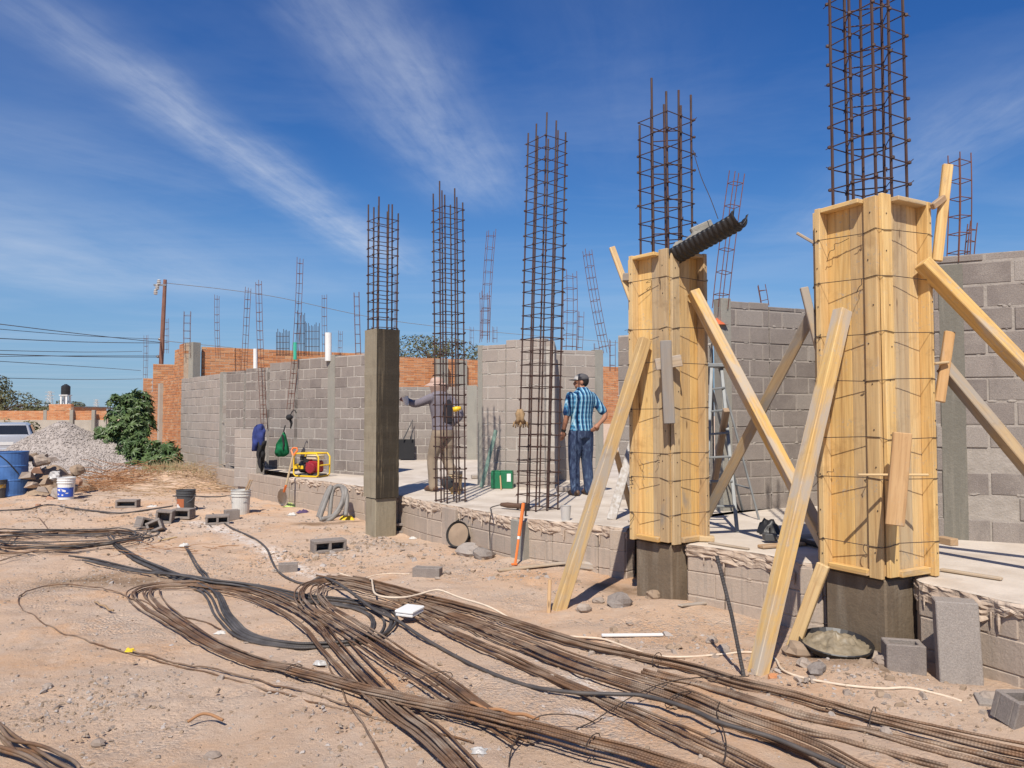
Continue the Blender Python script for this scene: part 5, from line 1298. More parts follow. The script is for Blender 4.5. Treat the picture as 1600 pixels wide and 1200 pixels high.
def car():
    t = thing('parked_car', 'silver hatchback parked at the left edge seen from behind', 'car', (-18.1, 28.2, 0))
    ox, oy = -18.05, 27.4; yaw = R(29)
    def W(x, y, z): return Vector((ox + x * math.cos(yaw) - y * math.sin(yaw), oy + x * math.sin(yaw) + y * math.cos(yaw), z * .93))
    # lower body sections along length y: (y, halfwidth, z bottom, z shoulder)
    def shell(secs, mt, name):
        vs, fs = [], []; n = None
        for (y, prof) in secs:
            ring = [W(x, y, z) for x, z in prof]; n = len(ring); vs += ring
        for i in range(len(secs) - 1):
            for k in range(n): fs.append((i * n + k, i * n + (k + 1) % n, (i + 1) * n + (k + 1) % n, (i + 1) * n + k))
        fs.append(tuple(range(n))[::-1]); fs.append(tuple((len(secs) - 1) * n + k for k in range(n)))
        mb = MB(); mb.add(vs, fs); o = mb.build(name, M[mt], t, smooth=True)
        m_ = o.modifiers.new('bevel', 'BEVEL'); m_.width = .05; m_.segments = 3; m_.limit_method = 'ANGLE'; m_.angle_limit = R(25); return o
    def prof(w, z0, z1): return [(-w, z0 + .15), (-w * .93, z0), (w * .93, z0), (w, z0 + .15), (w * 1.0, z1 - .25), (w * .96, z1), (-w * .96, z1), (-w * 1.0, z1 - .25)]
    shell([(0, prof(.78, .36, .98)), (.12, prof(.86, .28, 1.0)), (1.0, prof(.9, .24, 1.0)), (2.8, prof(.9, .24, .97)), (3.8, prof(.86, .26, .86)), (4.2, prof(.72, .34, .72))], 'silver_car', 'body')
    def gp(w0, w1, z0, z1): return [(-w0, z0), (w0, z0), (w1, z1 - .06), (w1 * .86, z1), (-w1 * .86, z1), (-w1, z1 - .06)]
    shell([(.10, gp(.80, .78, .96, 1.02)), (.42, gp(.83, .66, .96, 1.46)), (1.4, gp(.84, .69, .96, 1.52)), (2.2, gp(.84, .66, .96, 1.47)), (3.0, gp(.80, .76, .95, 1.0))], 'silver_car', 'cabin')
    def panel(name, q, mt, off=.0): mb = MB(); c = [W(*p) for p in q]; n = (c[1] - c[0]).cross(c[2] - c[0]).normalized(); mb.add([p + n * .012 for p in c] + [p - n * .02 for p in c], [tuple(range(len(c)))] + [tuple(range(len(c), 2 * len(c)))[::-1]] + [(i, i + len(c), (i + 1) % len(c) + len(c), (i + 1) % len(c)) for i in range(len(c))]); return mb.build(name, M[mt], t)
    panel('rear_window', [(-.70, .13, 1.04), (.70, .13, 1.04), (.60, .385, 1.40), (-.60, .385, 1.40)], 'glass_dark')
    panel('side_window', [(.835, .62, 1.02), (.83, 2.5, 1.02), (.70, 1.9, 1.42), (.705, .75, 1.42)], 'glass_dark')
    panel('side_window', [(-.835, 2.5, 1.02), (-.835, .62, 1.02), (-.705, .75, 1.42), (-.70, 1.9, 1.42)], 'glass_dark')
    for s in (-1, 1):
        x0, x1 = (s * .52, s * .84) if s > 0 else (s * .84, s * .52)
        panel('taillight', [(x0, .005 if abs(x0) < .6 else .09, .80), (x1, .09 if abs(x1) > .6 else .005, .80), (x1 * .98, .10 if abs(x1) > .6 else .02, .96), (x0, .10 if abs(x0) > .6 else .02, .94)], 'tail_red')
    panel('licence_plate', [(-.26, -.005, .66), (.26, -.005, .66), (.26, .0, .78), (-.26, .0, .78)], 'plate')
    mb = MB(); mb.cbox(W(0, .02, .44), W(.8, .02, .44) - W(0, .02, .44), W(0, .1, .44) - W(0, .02, .44), Vector((0, 0, .10)), .04); mb.build('bumper', M['silver_car'], t)
    for s in (-1, 1):
        for y in (.75, 3.3):
            mb = MB(); ax = W(1, 0, 0) - W(0, 0, 0); mb.lathe(W(s * .80, y, .32), [(.2, -.1), (.31, -.09), (.325, -.05), (.325, .05), (.31, .09), (.2, .1)], 20, ax); w = mb.build('wheel', M['rubber'], t)
            mb = MB(); mb.lathe(W(s * .80, y, .32), [(.2, -.095), (.2, .095), (.05, .105)], 16, ax); mb.build('rim', M['alu'], w)
car()

def gravel_heap():
    pk, sh = at(98, 655, 19.5), at(172, 687, 19.4)
    t = thing('gravel_pile', 'tall heap of pale grey gravel beside the castor bean shrub', 'gravel heap', (pk.x, pk.y, 0))
    def h(x, y):
        r1 = np.hypot((x - pk.x) * (1.0 if x < pk.x else .95), (y - pk.y) * .85); r2 = np.hypot((x - sh.x), (y - sh.y) * .85)
        a = 1.60 - .68 * np.sqrt(r1 * r1 + .02); b = 1.26 - .55 * np.sqrt(r2 * r2 + .10)
        return max(a, b, -.3)
    rg = random.Random(5); mb = MB(); n = 90; x0, x1, y0, y1 = pk.x - 3, sh.x + 3.2, pk.y - 3.2, pk.y + 3
    vs = []; fs = []
    for j in range(n + 1):
        for i in range(n + 1):
            x, y = x0 + (x1 - x0) * i / n, y0 + (y1 - y0) * j / n; z = h(x, y)
            vs.append((x, y, z + (float(vnoise(np.array(x * 3), np.array(y * 3), 7)) - .5) * .08 + rg.uniform(-.012, .012) if z > -.2 else -.3))
    for j in range(n):
        for i in range(n): fs.append((j * (n + 1) + i, j * (n + 1) + i + 1, (j + 1) * (n + 1) + i + 1, (j + 1) * (n + 1) + i))
    mb.add(vs, fs, .5); mb.build('heap', M['gravel'], t)
    st = MB(); k = 0
    while k < 9500:
        x, y = rg.uniform(x0, x1), rg.uniform(y0, pk.y + .8); z = h(x, y)
        if z < -.06 or (z < .12 and rg.random() < .5): continue
        z = max(z, g1(x, y)); s = rg.uniform(.010, .024); st.stone((x, y, z + .01 + (float(vnoise(np.array(x * 3), np.array(y * 3), 7)) - .5) * .08), s, rg.random() ** 1.5, flat=.75); k += 1
    tag(st.build('surface_stones', M['gravel'], t), kind='stuff')
gravel_heap()

def rubble():
    items = [('upper flat brown stone of the rubble behind the blue drum', 48, 716, .17, 'soil'), ('tilted tan slab in the rubble right of the blue drum', 64, 720, .16, 'foundation'), ('reddish brick lump in the rubble by the blue drum', 57, 736, .18, 'clay'),
             ('dark jagged stone at the rubble top', 82, 718, .13, 'stone'), ('round grey green stone in the rubble', 85, 746, .15, 'ceramic'), ('upright broken brown brick in the rubble', 121, 735, .15, 'soil'),
             ('dark slanting stone right of the round rubble stone', 104, 748, .14, 'stone'), ('brown flat stone under the dark slanting one', 118, 754, .12, 'clay'), ('tan stone low in the rubble by the drum', 50, 758, .15, 'foundation'),
             ('low dark stone at the rubble foot', 66, 766, .13, 'stone'), ('pale flat stone in front of the rubble', 92, 770, .16, 'block_pale'), ('brick lump at the rubble foot beside the white bucket', 80, 780, .12, 'clay'),
             ('orange clay chip on the dirt left of the white and blue bucket', 60, 790, .07, 'clay'), ('tan flat stone right of the white and blue bucket', 130, 785, .10, 'soil'), ('brown stone between drum and rubble', 44, 744, .14, 'stone'),
             ('long tan stone lying across the rubble middle', 72, 754, .16, 'soil'), ('grey chip on the right slope of the rubble', 112, 762, .11, 'block')]
    for lab, u, v, s, m_ in items:
        Y = 15.9 - (v - 716) * .018; q = at(u, v, Y); m = gnd(u, max(v, 772))
        if v > 776: q = m; 
        bm_v = MB(); n0 = rnd.randint(0, 99); fl = rnd.uniform(.5, .85); mb = MB(); src = MB(); src.ball((0, 0, 0), 1, 1, 1, 12, 8); sd = rnd.random() * 50; an = rnd.random() * 6; vv = []
        for p_ in src.v:
            e = Vector((math.copysign(abs(p_.x) ** .6, p_.x), math.copysign(abs(p_.y) ** .6, p_.y) * .7, math.copysign(abs(p_.z) ** .6, p_.z) * fl))
            k_ = .62 + .55 * float(vnoise(np.array(p_.x * 1.7 + sd), np.array(p_.y * 1.7 + p_.z * 2.3 + sd), 3)); e = e * (s * k_); e = Matrix.Rotation(an, 3, 'Z') @ Matrix.Rotation(rnd.uniform(-.02, .02) + math.sin(sd) * .5, 3, 'Y') @ e
            vv.append(Vector((q.x, q.y, max(q.z, s * .25))) + e)
        if len(lab) % 2: mb.stone((q.x, q.y, max(q.z, s * .25)), s * .85, flat=fl)
        else: mb.add(vv, src.f)
        tag(mb.build('rubble_stone', M[m_]), lab, 'stone', 'rubble heap by the blue drum')
rubble()
mb = MB(); n = 40; vs = []; fs = []; cx, cy = at(80, 740, 16.2).x, 16.2
for j in range(n + 1):
    for i in range(n + 1):
        x, y = cx - 1.2 + 2.4 * i / n, cy - 1.0 + 2.2 * j / n; r_ = math.hypot((x - cx) / .95, (y - cy) / .9)
        z = .62 * max(0, 1 - r_) ** .9 + (float(vnoise(np.array(x * 7), np.array(y * 7), 3)) - .5) * .14 * (r_ < 1.1) + (float(vnoise(np.array(x * 17), np.array(y * 17), 4)) - .5) * .07 * (r_ < 1.1) - (.08 if r_ > 1.05 else 0)
        vs.append((x, y, z))
for j in range(n):
    for i in range(n): fs.append((j * (n + 1) + i, j * (n + 1) + i + 1, (j + 1) * (n + 1) + i + 1, (j + 1) * (n + 1) + i))
mb.add(vs, fs); tag(mb.build('dirt_mound', M['soil']), 'lumpy mound of dirt under the rubble stones by the drum', 'dirt mound')

# dry twigs and rusty wire heaps
def brush(label, u, v, w, h, n, mt, seed, name='twig_pile', cat='twigs', curl=.4, r=.006, Y=None):
    rg = random.Random(seed); c = gnd(u, v) if Y is None else at(u, v, Y); mb = MB()
    for _ in range(n):
        b = Vector((c.x + rg.gauss(0, w * .45), c.y + rg.gauss(0, w * .3), 0)); b.z = max(g1(b.x, b.y), c.z if Y else -9) + rg.random() ** 2 * h * .7
        a = rg.uniform(-.7, .7) + (math.pi if rg.random() < .5 else 0); L = w * rg.uniform(.25, .7); d = Vector((math.cos(a), math.sin(a) * .7, rg.uniform(-.15, .55) * min(1, h * 2 / w)))
        e = b + d * L; m_ = (b + e) / 2 + Vector((rg.uniform(-1, 1), rg.uniform(-1, 1), rg.uniform(-.2, 1))) * L * curl * .4
        mb.tube([Vector(q) for q in cr([b, m_, e], 4)], [r * (1 - .07 * i) for i in range(9)], 4, r=rg.random())
    tag(mb.build(name, M[mt]), label, cat, kind='stuff')
brush('heap of rusty wire offcuts right of the white and blue bucket', 178, 765, 1.05, .34, 190, 'rust_wire', 21, 'rusty_wire_pile', 'wire pile', .25, .007)
brush('flat grey brown wire mesh scraps left of the rusty wire heap', 140, 768, .8, .14, 150, 'rust_wire', 22, 'wire_scraps', 'wire pile', .2, .005)
brush('pile of dry bent twigs at the foot of the pale block wall', 318, 748, 1.1, .36, 170, 'twig', 23, curl=.7, r=.005)
brush('long dry branches sprawled before the stub wall', 350, 766, 1.4, .16, 45, 'twig', 24, curl=.3, r=.010)
brush('thin dead stems sticking up against the pale block wall', 300, 735, 1.0, .8, 70, 'twig', 25, curl=1.2, r=.005)
brush('loose grey twigs on the dirt behind the dark bucket', 245, 770, 1.5, .08, 60, 'twig', 26, curl=.3, r=.005)
brush('few thin wires on the dirt right of the tangled coil', 255, 862, .7, .1, 18, 'rust_wire', 27, 'wire_scraps', 'wire pile', .3, .004)

# ================================================================== BUCKETS, DRUM
def pail(label, p, r0, r1, h, mt, band=None, group='buckets on the dirt', handle=True, extra=None, name='bucket'):
    t = thing(name, label, 'bucket', p, group); p = Vector(p); mb = MB()
    pr = [(r0, 0), (r0 + (r1 - r0) * .72, h * .74), (r1 * 1.045, h * .745), (r1 * 1.045, h * .775), (r1 * .99, h * .78), (r1 * .995, h * .85), (r1 * 1.05, h * .855), (r1 * 1.05, h * .88), (r1, h * .885), (r1, h * .96), (r1 * 1.06, h * .965), (r1 * 1.06, h), (r1 * .97, h), (r1 * .93, h * .8), (r0 * .95, .01)]
    mb.lathe(p, pr, 26, cap1=True); mb.build('shell', M[mt], t, smooth=False)
    if band:
        bm_, z0, z1, a0, a1 = band; mb = MB(); n = 18
        rr = lambda z: r0 + (r1 - r0) * .72 * z / .74 + .004
        vs = []
        for k in range(n + 1):
            a = a0 + (a1 - a0) * k / n
            for z in (z0, z1): vs.append(p + Vector((math.cos(a) * rr(z), math.sin(a) * rr(z), z * h)))
        mb.add(vs, [(2 * k, 2 * k + 2, 2 * k + 3, 2 * k + 1) for k in range(n)]); mb.build('label_band', M[bm_], t)
        if extra:
            rg = random.Random(2); mb = MB()
            for (ac, zc, wa, wz) in extra:
                vs = []
                for k in range(10):
                    a = ac + math.cos(k * .628) * wa * rg.uniform(.7, 1.1); z = zc + math.sin(k * .628) * wz * rg.uniform(.6, 1.1)
                    vs.append(p + Vector((math.cos(a) * (rr(z) + .003), math.sin(a) * (rr(z) + .003), z * h)))
                mb.add(vs, [tuple(range(10))])
            mb.build('print', M['white_plastic'], t)
    if handle:
        mb = MB(); mb.tube([p + Vector((math.cos(a) * r1 * 1.06, math.sin(a) * .02 - r1 * .6 * abs(math.sin(a)) - .02, h * (.78 - .35 * abs(math.sin(a))))) for a in [math.pi + k * math.pi / 10 for k in range(11)]], .0035, 4); mb.build('handle', M['steel'], t)
    return t
FR = -math.pi / 2
pail('white paint bucket with a blue printed band beside the rubble', gnd(103, 780), .135, .155, .42, 'white_plastic', ('blue_print', .12, .55, FR - 1.5, FR + 1.5), extra=[(FR - .2, .45, .5, .06), (FR + .3, .40, .25, .05), (FR - .5, .25, .18, .04), (FR + .1, .22, .12, .05), (FR + .6, .3, .2, .03)])
pail('dark grey bucket with a faded orange label among the blocks', gnd(290, 800), .13, .15, .37, 'dark_grey', ('orange_label', .1, .62, FR - .9, FR + .2), extra=[(FR - .4, .2, .3, .12), (FR - .6, .3, .25, .1)])
t = pail('dusty white bucket holding two wooden handles', gnd(376, 803), .135, .155, .40, 'bucket_dusty')
bq = gnd(376, 803)
for dx, lab in ((.0, 'reddish wooden handle in the dusty white bucket'), (.035, 'second wooden handle leaning in the dusty white bucket')):
    timber('tool_handle', lab, bq + Vector((-.05 + dx, .02, .1)), bq + Vector((.13 + dx, .06, .56)), .03, .025, 'wood_red', 'handle')
pail('small mustard and grey bucket cut by the left edge', gnd(-3, 778), .12, .14, .36, 'dark_grey', ('mustard', .55, .74, FR - 1.7, FR + 1.7))
def drum():
    p = gnd(15, 774); t = thing('steel_drum', 'blue steel drum with open top at the left edge', 'drum', p); mb = MB(); r = .31
    mb.lathe(p, [(r, 0), (r * 1.02, .02), (r, .04), (r, .30), (r * 1.03, .315), (r, .33), (r, .58), (r * 1.03, .595), (r, .61), (r, .84), (r * 1.03, .86), (r * 1.03, .88), (r * .97, .88), (r * .96, .1)], 32); mb.build('shell', M['blue_drum'], t)
    mb = MB(); mb.tube([p + Vector((-.1 + k * .05, -r * 1.0 - .01 + .006 * k * k * .3, .86 - .02 * k - .004 * k * k)) for k in range(9)], .012, 5); mb.build('rope_handle', M['black_plastic'], t)
drum()
# tubs leaning on the foundation
def tubs():
    for lab, u, v, dy, r, tl in [('black rubber mortar tub leaning in front with dried mortar inside', 719, 836, .0, .155, -.12), ('second black tub leaning behind the mortar tub', 726, 832, .10, .16, .0)]:
        c = at(u, v, 9.35 + dy); ax = Vector((-.45, -.83, .42 + tl)).normalized()
        t = thing('mortar_tub', lab, 'tub', c, 'black tubs by the foundation'); mb = MB()
        mb.lathe(c, [(.10, -.09), (.14, .05), (r, .055), (r * 1.04, .065), (r * 1.0, .075), (r * .92, .05)], 26, ax, cap1=False); mb.build('shell', M['rubber'], t)
        mb = MB(); mb.lathe(c, [(r * .9, .045), (r * .6, .05), (.02, .054)], 22, ax); mb.ball(c + ax * .05 + Vector((.01, 0, -.06)), .03, .02, .025); mb.build('dried_mortar', M['soil'], t)
tubs()
# mortar pan
def pan():
    p = gnd(1306, 1022) + Vector((0, 0, .015)); t = thing('mortar_pan', 'round shallow pan heaped with wet mortar by the larger pier', 'mortar pan', p); mb = MB()
    mb.lathe(p + Vector((0, 0, .01)), [(.17, 0), (.21, .02), (.232, .055), (.238, .06), (.232, .066), (.2, .03)], 30, (.0, -.13, 1), cap1=False); mb.build('pan', M['black_plastic'], t)
    mb = MB(); vs, fs = [], []; n, k = 44, 16
    for i in range(k + 1):
        rr = .218 * i / k
        for j in range(n):
            a = 2 * math.pi * j / n; x, y = math.cos(a) * rr, math.sin(a) * rr
            z = .055 + .045 * (1 - (i / k) ** 2) + (float(vnoise(np.array(x * 22 + 5), np.array(y * 22 + 5), 2)) - .5) * .07 * (1 - .7 * (i / k)) + (float(vnoise(np.array(x * 55 + 5), np.array(y * 55 + 5), 2)) - .5) * .035
            vs.append(p + Vector((x, y - .006, z - .006 + .13 * y)))
    for i in range(k):
        for j in range(n): fs.append((i * n + j, i * n + (j + 1) % n, (i + 1) * n + (j + 1) % n, (i + 1) * n + j))
    mb.add(vs, fs); mb.build('wet_mortar', M['wet_mortar'], t, smooth=True)
pan()
# white meter box
p = gnd(640, 973); mb = MB(); a = R(-28); X = Vector((math.cos(a), math.sin(a), .02)); Y = Vector((-math.sin(a), math.cos(a), .08))
t = thing('plastic_box', 'flat white plastic box lying on the bars in the middle', 'box', p)
mb.cbox(p + Vector((0, 0, .105)), X * .085, Y * .085, Vector((0, 0, .012)), .012); mb.build('lid', M['white_plastic'], t)
mb = MB(); mb.cbox(p + Vector((0, 0, .08)), X * .08, Y * .08, Vector((0, 0, .012)), .006); mb.build('base', M['white_plastic'], t)
# rags and small litter
def rag(name, label, p, w, h, mt, seed, cat='rag', d=None):
    mb = MB(); rg = random.Random(seed); n = 14; vs = []; fs = []; d = d or w
    for j in range(n + 1):
        for i in range(n + 1):
            x, y = i / n * 2 - 1, j / n * 2 - 1; rr = min(1, math.hypot(x, y))
            z = (1 - rr ** 4) * h * (.1 + .7 * float(vnoise(np.array(x * 2.6 + seed), np.array(y * 2.6), seed)) + .45 * float(vnoise(np.array(x * 6 + seed), np.array(y * 6), seed + 1))) + .004
            k = .55 + .5 * float(vnoise(np.array(x * 2.2 + seed), np.array(y * 2.2), seed + 3))
            vs.append(Vector(p) + Vector((x * w * k, y * d * k, z)))
    for j in range(n):
        for i in range(n): fs.append((j * (n + 1) + i, j * (n + 1) + i + 1, (j + 1) * (n + 1) + i + 1, (j + 1) * (n + 1) + i))
    mb.add(vs, fs); return tag(mb.build(name, M[mt], smooth=True), label, cat)
rag('rag', 'crumpled lime green cloth on the dirt below the shovel', gnd(458, 791), .16, .08, 'lime_cloth', 1)
rag('rag', 'dark purple cloth beside the lime green cloth', gnd(474, 801), .12, .06, 'purple', 2)
rag('plastic_scrap', 'yellow plastic scrap by the foot of the raw column', gnd(541, 812), .14, .07, 'yellow_cloth', 3, 'scrap')
rag('paper_scrap', 'white crumpled paper on the dirt before the hose', gnd(456, 805), .08, .045, 'white_cloth', 4, 'scrap')
rag('rag', 'white rag tied at the end of the thin grey bars', gnd(288, 856) + Vector((0, 0, .02)), .07, .045, 'white_cloth', 5)
rag('paper_scrap', 'bright yellow scrap on the thin arc bar at lower left', gnd(203, 1021) + Vector((0, 0, .01)), .04, .03, 'yellow_cloth', 6, 'scrap', .025)
rag('paper_scrap', 'white scrap among dark bars inside the brown loop', gnd(345, 990), .05, .02, 'white_cloth', 7, 'scrap', .04)
rag('plastic_scrap', 'grey plastic scrap under the crossing bundles', gnd(500, 1038), .06, .03, 'ceramic', 8, 'scrap', .04)
rag('plastic_scrap', 'clear plastic scrap on the dirt at the bottom middle', gnd(748, 1175), .05, .02, 'ceramic', 9, 'scrap', .04)
rag('paper_scrap', 'white crumpled scrap lying on the dirt by the dark bucket', gnd(238, 792), .10, .03, 'white_cloth', 10, 'scrap', .1)
rag('plastic_bag', 'black plastic bag on the slab between the two moulds', slab(1202, 832), .14, .13, 'black_plastic', 11, 'bag')
rag('rag', 'orange cloth draped on the wall right of the smaller mould', at(1120, 501, 9.05) - Vector((0, 0, .06)), .16, .10, 'orange_cloth', 12, 'cloth', .12)
rag('rag', 'small white rag beside the foundation block by the hollow block', gnd(645, 842), .06, .03, 'white_cloth', 13)
# hollow block hawk/trowel on slab
p = slab(1203, 848); t = thing('hand_trowel', 'small dark float tool lying on the slab before the black bag', 'tool', p)
mb = MB(); mb.cbox(p + Vector((0, 0, .05)), (.055, 0, 0), (0, .045, 0), (0, 0, .03), .006); mb.build('block', M['dark_grey'], t)
mb = MB(); mb.tube([p + Vector((.0, 0, .08)), p + Vector((0, 0, .13))], .007, 6); mb.build('handle', M['black_plastic'], t)
p = slab(1255, 852); mb = MB(); mb.tube([p + Vector((-.05, .1, .04)), p + Vector((.15, -.35, .02)), p + Vector((.22, -.5, -.03))], .025, 8); tag(mb.build('pipe', M['black_plastic']), 'short black pipe sticking over the slab edge by the stake', 'pipe')

# shovel
def shovel():
    t = thing('shovel', 'shovel with orange handle leaning on the slab corner', 'shovel', gnd(440, 788))
    a, b, c = at(458, 712, 13.75), at(447, 758, 13.5), gnd(437, 790) + Vector((0, 0, .02))
    mb = MB(); mb.tube([a, b], .019, 8); mb.build('shaft', M['wood_old'], t)
    mb = MB(); q = a + (a - b).normalized() * .10; s = Vector((.06, 0, 0)); mb.tube([a, q - s * .9, q - s * .6 + (a - b).normalized() * .05, q + s * .6 + (a - b).normalized() * .05, q + s * .9, a], .016, 6); mb.build('grip', M['orange_paint'], t)
    mb = MB(); mb.tube([b, b.lerp(c, .32)], .023, 8); mb.build('socket', M['orange_paint'], t)
    mb = MB(); d = (c - b).normalized(); s = Vector((.95, .1, .1)).cross(d).cross(d).normalized(); s = d.cross(Vector((0, -1, .3))).normalized(); n = s.cross(d)
    o = b.lerp(c, .25); L = (c - o).length; vs = []
    for k, (f, w) in enumerate(((0, .02), (.18, .09), (.45, .115), (.75, .10), (.92, .055), (1.0, .005))):
        for x in (-1, -.5, 0, .5, 1): vs.append(o + d * L * f + s * x * w - n * .03 * (1 - x * x) * min(1, f * 3))
    fs = [(k * 5 + j, k * 5 + j + 1, (k + 1) * 5 + j + 1, (k + 1) * 5 + j) for k in range(5) for j in range(4)]
    mb.add(vs, fs); bl = mb.build('blade', M['steel'], t); md = bl.modifiers.new('solid', 'SOLIDIFY'); md.thickness = .004
shovel()
# generator
def generator():
    p = slab(487, 745); t = thing('generator', 'portable generator with yellow tube frame and red engine on the slab', 'generator', p)
    a = R(-22); X = Vector((math.cos(a), math.sin(a), 0)); Y = Vector((-math.sin(a), math.cos(a), 0)); Z = Vector((0, 0, 1))
    w, d, h = .27, .17, .43
    P = lambda x, y, z: p + X * x + Y * y + Z * z
    for sy in (-1, 1):
        q = [(-w, .06), (-w, h - .06), (-w + .05, h), (w - .05, h), (w, h - .06), (w, .06), (w - .04, .02), (-w + .04, .02)]
        mb = MB(); mb.tube([P(x, sy * d, z) for x, z in q], .016, 8, closed=True); mb.build('frame', M['yellow_paint'], t, smooth=True)
    for (x, z) in ((-w, .22), (w, .22), (-w + .06, h), (w - .06, h), (-w + .05, .02), (w - .05, .02)):
        mb = MB(); mb.tube([P(x, -d, z), P(x, d, z)], .014, 8); mb.build('cross_tube', M['yellow_paint'], t)
    mb = MB(); mb.cbox(P(-.16, -d, .18), X * .10, Y * .006, Z * .03, .003); mb.build('side_plate', M['yellow_paint'], t)
    mb = MB(); mb.cbox(P(.06, .0, .19), X * .13, Y * .12, Z * .11, .03); mb.lathe(P(.08, -.13, .17), [(.10, 0), (.10, .03), (.085, .05), (.03, .055)], 18, -Y); mb.build('engine', M['red_engine'], t)
    mb = MB(); mb.lathe(P(-.06, 0, .18), [(.11, 0), (.11, .16), (.07, .19)], 18, -X); mb.cbox(P(-.05, -.05, .31), X * .06, Y * .07, Z * .06, .015); mb.cbox(P(-.15, -.08, .34), X * .03, Y * .04, Z * .04, .01); mb.build('alternator', M['black_plastic'], t)
    mb = MB(); mb.cbox(P(.08, 0, .36), X * .12, Y * .13, Z * .04, .02); mb.build('fuel_tank', M['cream'], t)
    mb = MB(); mb.cbox(P(.0, 0, .045), X * .24, Y * .13, Z * .015, .004); mb.build('base_plate', M['dark_grey'], t)
generator()
# hose loop leaning on foundation
def hose():
    t = thing('hose', 'grey ribbed hose looped against the foundation face', 'hose', gnd(515, 805))
    for pts in [[(497, 808, 12.1), (503, 790, 12.15), (512, 768, 12.25), (518, 760, 12.3), (512, 775, 12.2), (503, 800, 12.0), (500, 810, 11.95)],
                [(500, 811, 11.9), (515, 812, 11.9), (528, 800, 12.0), (538, 780, 12.15), (540, 766, 12.25), (530, 759, 12.3), (520, 766, 12.3), (517, 785, 12.2), (515, 808, 12.1)],
                [(503, 811, 11.85), (520, 806, 11.95), (532, 790, 12.05), (537, 772, 12.2), (534, 762, 12.25), (542, 775, 12.2), (540, 806, 12.0)]]:
        mb = MB(); mb.tube([Vector(q) for q in cr([at(*q) for q in pts], 7)], .034, 9); mb.build('loop', M['cable_grey'], t, smooth=True)
hose()
# jacket and bag on the wall
def hanging(label, name, cat, u0, v0, u1, v1, Y, mt, seed, straps=None, lower=None):
    c = at((u0 + u1) / 2, (v0 + v1) / 2, Y); w = (at(u1, v0, Y).x - at(u0, v0, Y).x) / 2; hgt = (at(u0, v0, Y).z - at(u0, v1, Y).z) / 2
    t = thing(name, label, cat, (c.x, c.y, c.z - hgt))
    def blob(cx, cz, rx, rz, ry, m_, nm, sd, prof):
        mb = MB(); rings = []; n = 14
        for i in range(n + 1):
            f = i / n; k = np.interp(f, [q[0] for q in prof], [q[1] for q in prof])
            dx = np.interp(f, [q[0] for q in prof], [q[2] for q in prof]) * rx
            rings.append((Vector((cx + dx, c.y, cz + rz - 2 * rz * f)), Vector((rx * k, 0, 0)), Vector((0, ry * max(k, .3), 0))))
        mb.loft(rings, 20)
        for i, q in enumerate(mb.v):
            nz = float(vnoise(np.array(q.x * 26 + sd), np.array(q.z * 9), sd)) - .5
            mb.v[i] = q + Vector((nz * .09, -nz * .14, nz * .05))
        mb.build(nm, M[m_], t, smooth=True)
    return t, blob, c, w, hgt
t, blob, c, w, hg = hanging('dark blue work jacket hanging from the stub wall', 'jacket', 'jacket', 394, 662, 415, 738, 15.0, 'blue_cloth', 3)
blob(c.x, c.z + hg * .45, w, hg * .55, .10, 'blue_cloth', 'body', 3, [(0, .35, .2), (.12, .85, .1), (.5, .9, -.1), (.9, .8, -.25), (1, .6, -.3)])
blob(c.x + w * .25, c.z - hg * .35, w * .75, hg * .62, .09, 'black_cloth', 'lining', 5, [(0, .8, .2), (.4, .8, .1), (.8, .6, .25), (1, .25, .3)])
t, blob, c, w, hg = hanging('green drawstring backpack hanging on the stepped block wall', 'backpack', 'backpack', 429, 668, 451, 713, 15.25, 'green_cloth', 4)
blob(c.x, c.z - hg * .15, w, hg * .85, .10, 'green_cloth', 'sack', 4, [(0, .12, .35), (.25, .5, .25), (.5, .85, .05), (.8, 1, 0), (.95, .85, .05), (1, .5, .1)])
mb = MB(); mb.tube([c + Vector((w * .35, -.05, hg * .7)), c + Vector((w * .5, 0, hg * 1.15))], .012, 5); mb.tube([c + Vector((w * .3, -.1, hg * .5)), c + Vector((w * .6, -.13, -.05)), c + Vector((w * .5, -.12, -hg * .5))], .02, 6); mb.build('strap', M['black_cloth'], t)
q = at(452, 652, 15.0); mb = MB(); mb.ball(q, .07, .07, .06, 10, 6); mb.tube([q, q + Vector((.04, .02, -.12)), q + Vector((.02, .03, -.22))], [.03, .025, .01], 6); mb.tube([q, q + Vector((.06, 0, .12)), q + Vector((.11, 0, .14)), q + Vector((.14, 0, .08))], .01, 5)
tag(mb.build('cap', M['black_cloth'], smooth=True), 'black cap hanging above the green backpack', 'cap')
# pvc pipes in the wall tops
for (lab, u, v0, v1, Y, r, m_) in [('short white pipe rising from the stepped wall top', 399, 573, 545, 16.75, .045, 'white_plastic'), ('taller white pipe rising from the tie column top', 513, 558, 520, 14.95, .065, 'white_plastic'), ('short mint green pipe beside the tallest slim cage', 461, 556, 535, 15.5, .035, 'mint')]:
    Y += .10; mb = MB(); a, b = at(u, v0 + 6, Y), at(u, v1, Y); mb.lathe(a, [(r, 0), (r, (b - a).length), (r * .8, (b - a).length), (r * .8, .1)], 14, b - a); tag(mb.build('pipe', M[m_], smooth=False), lab, 'pipe', 'pipes in the wall tops')
# black square board with strap on the far wall
q = at(635, 702, 19.35); t = thing('black_sheet', 'black square panel leaning on the far block wall', 'panel', (q.x, q.y, SLAB)); mb = MB(); mb.cbox(q, (.20, 0, 0), (0, .012, .0), (0, .03, .25), .004); mb.build('sheet', M['black_cloth'], t)
mb = MB(); mb.tube([at(630, 687, 19.3), at(645, 656, 19.4), at(643, 687, 19.3)], .018, 5); mb.build('strap', M['dark_grey'], t)
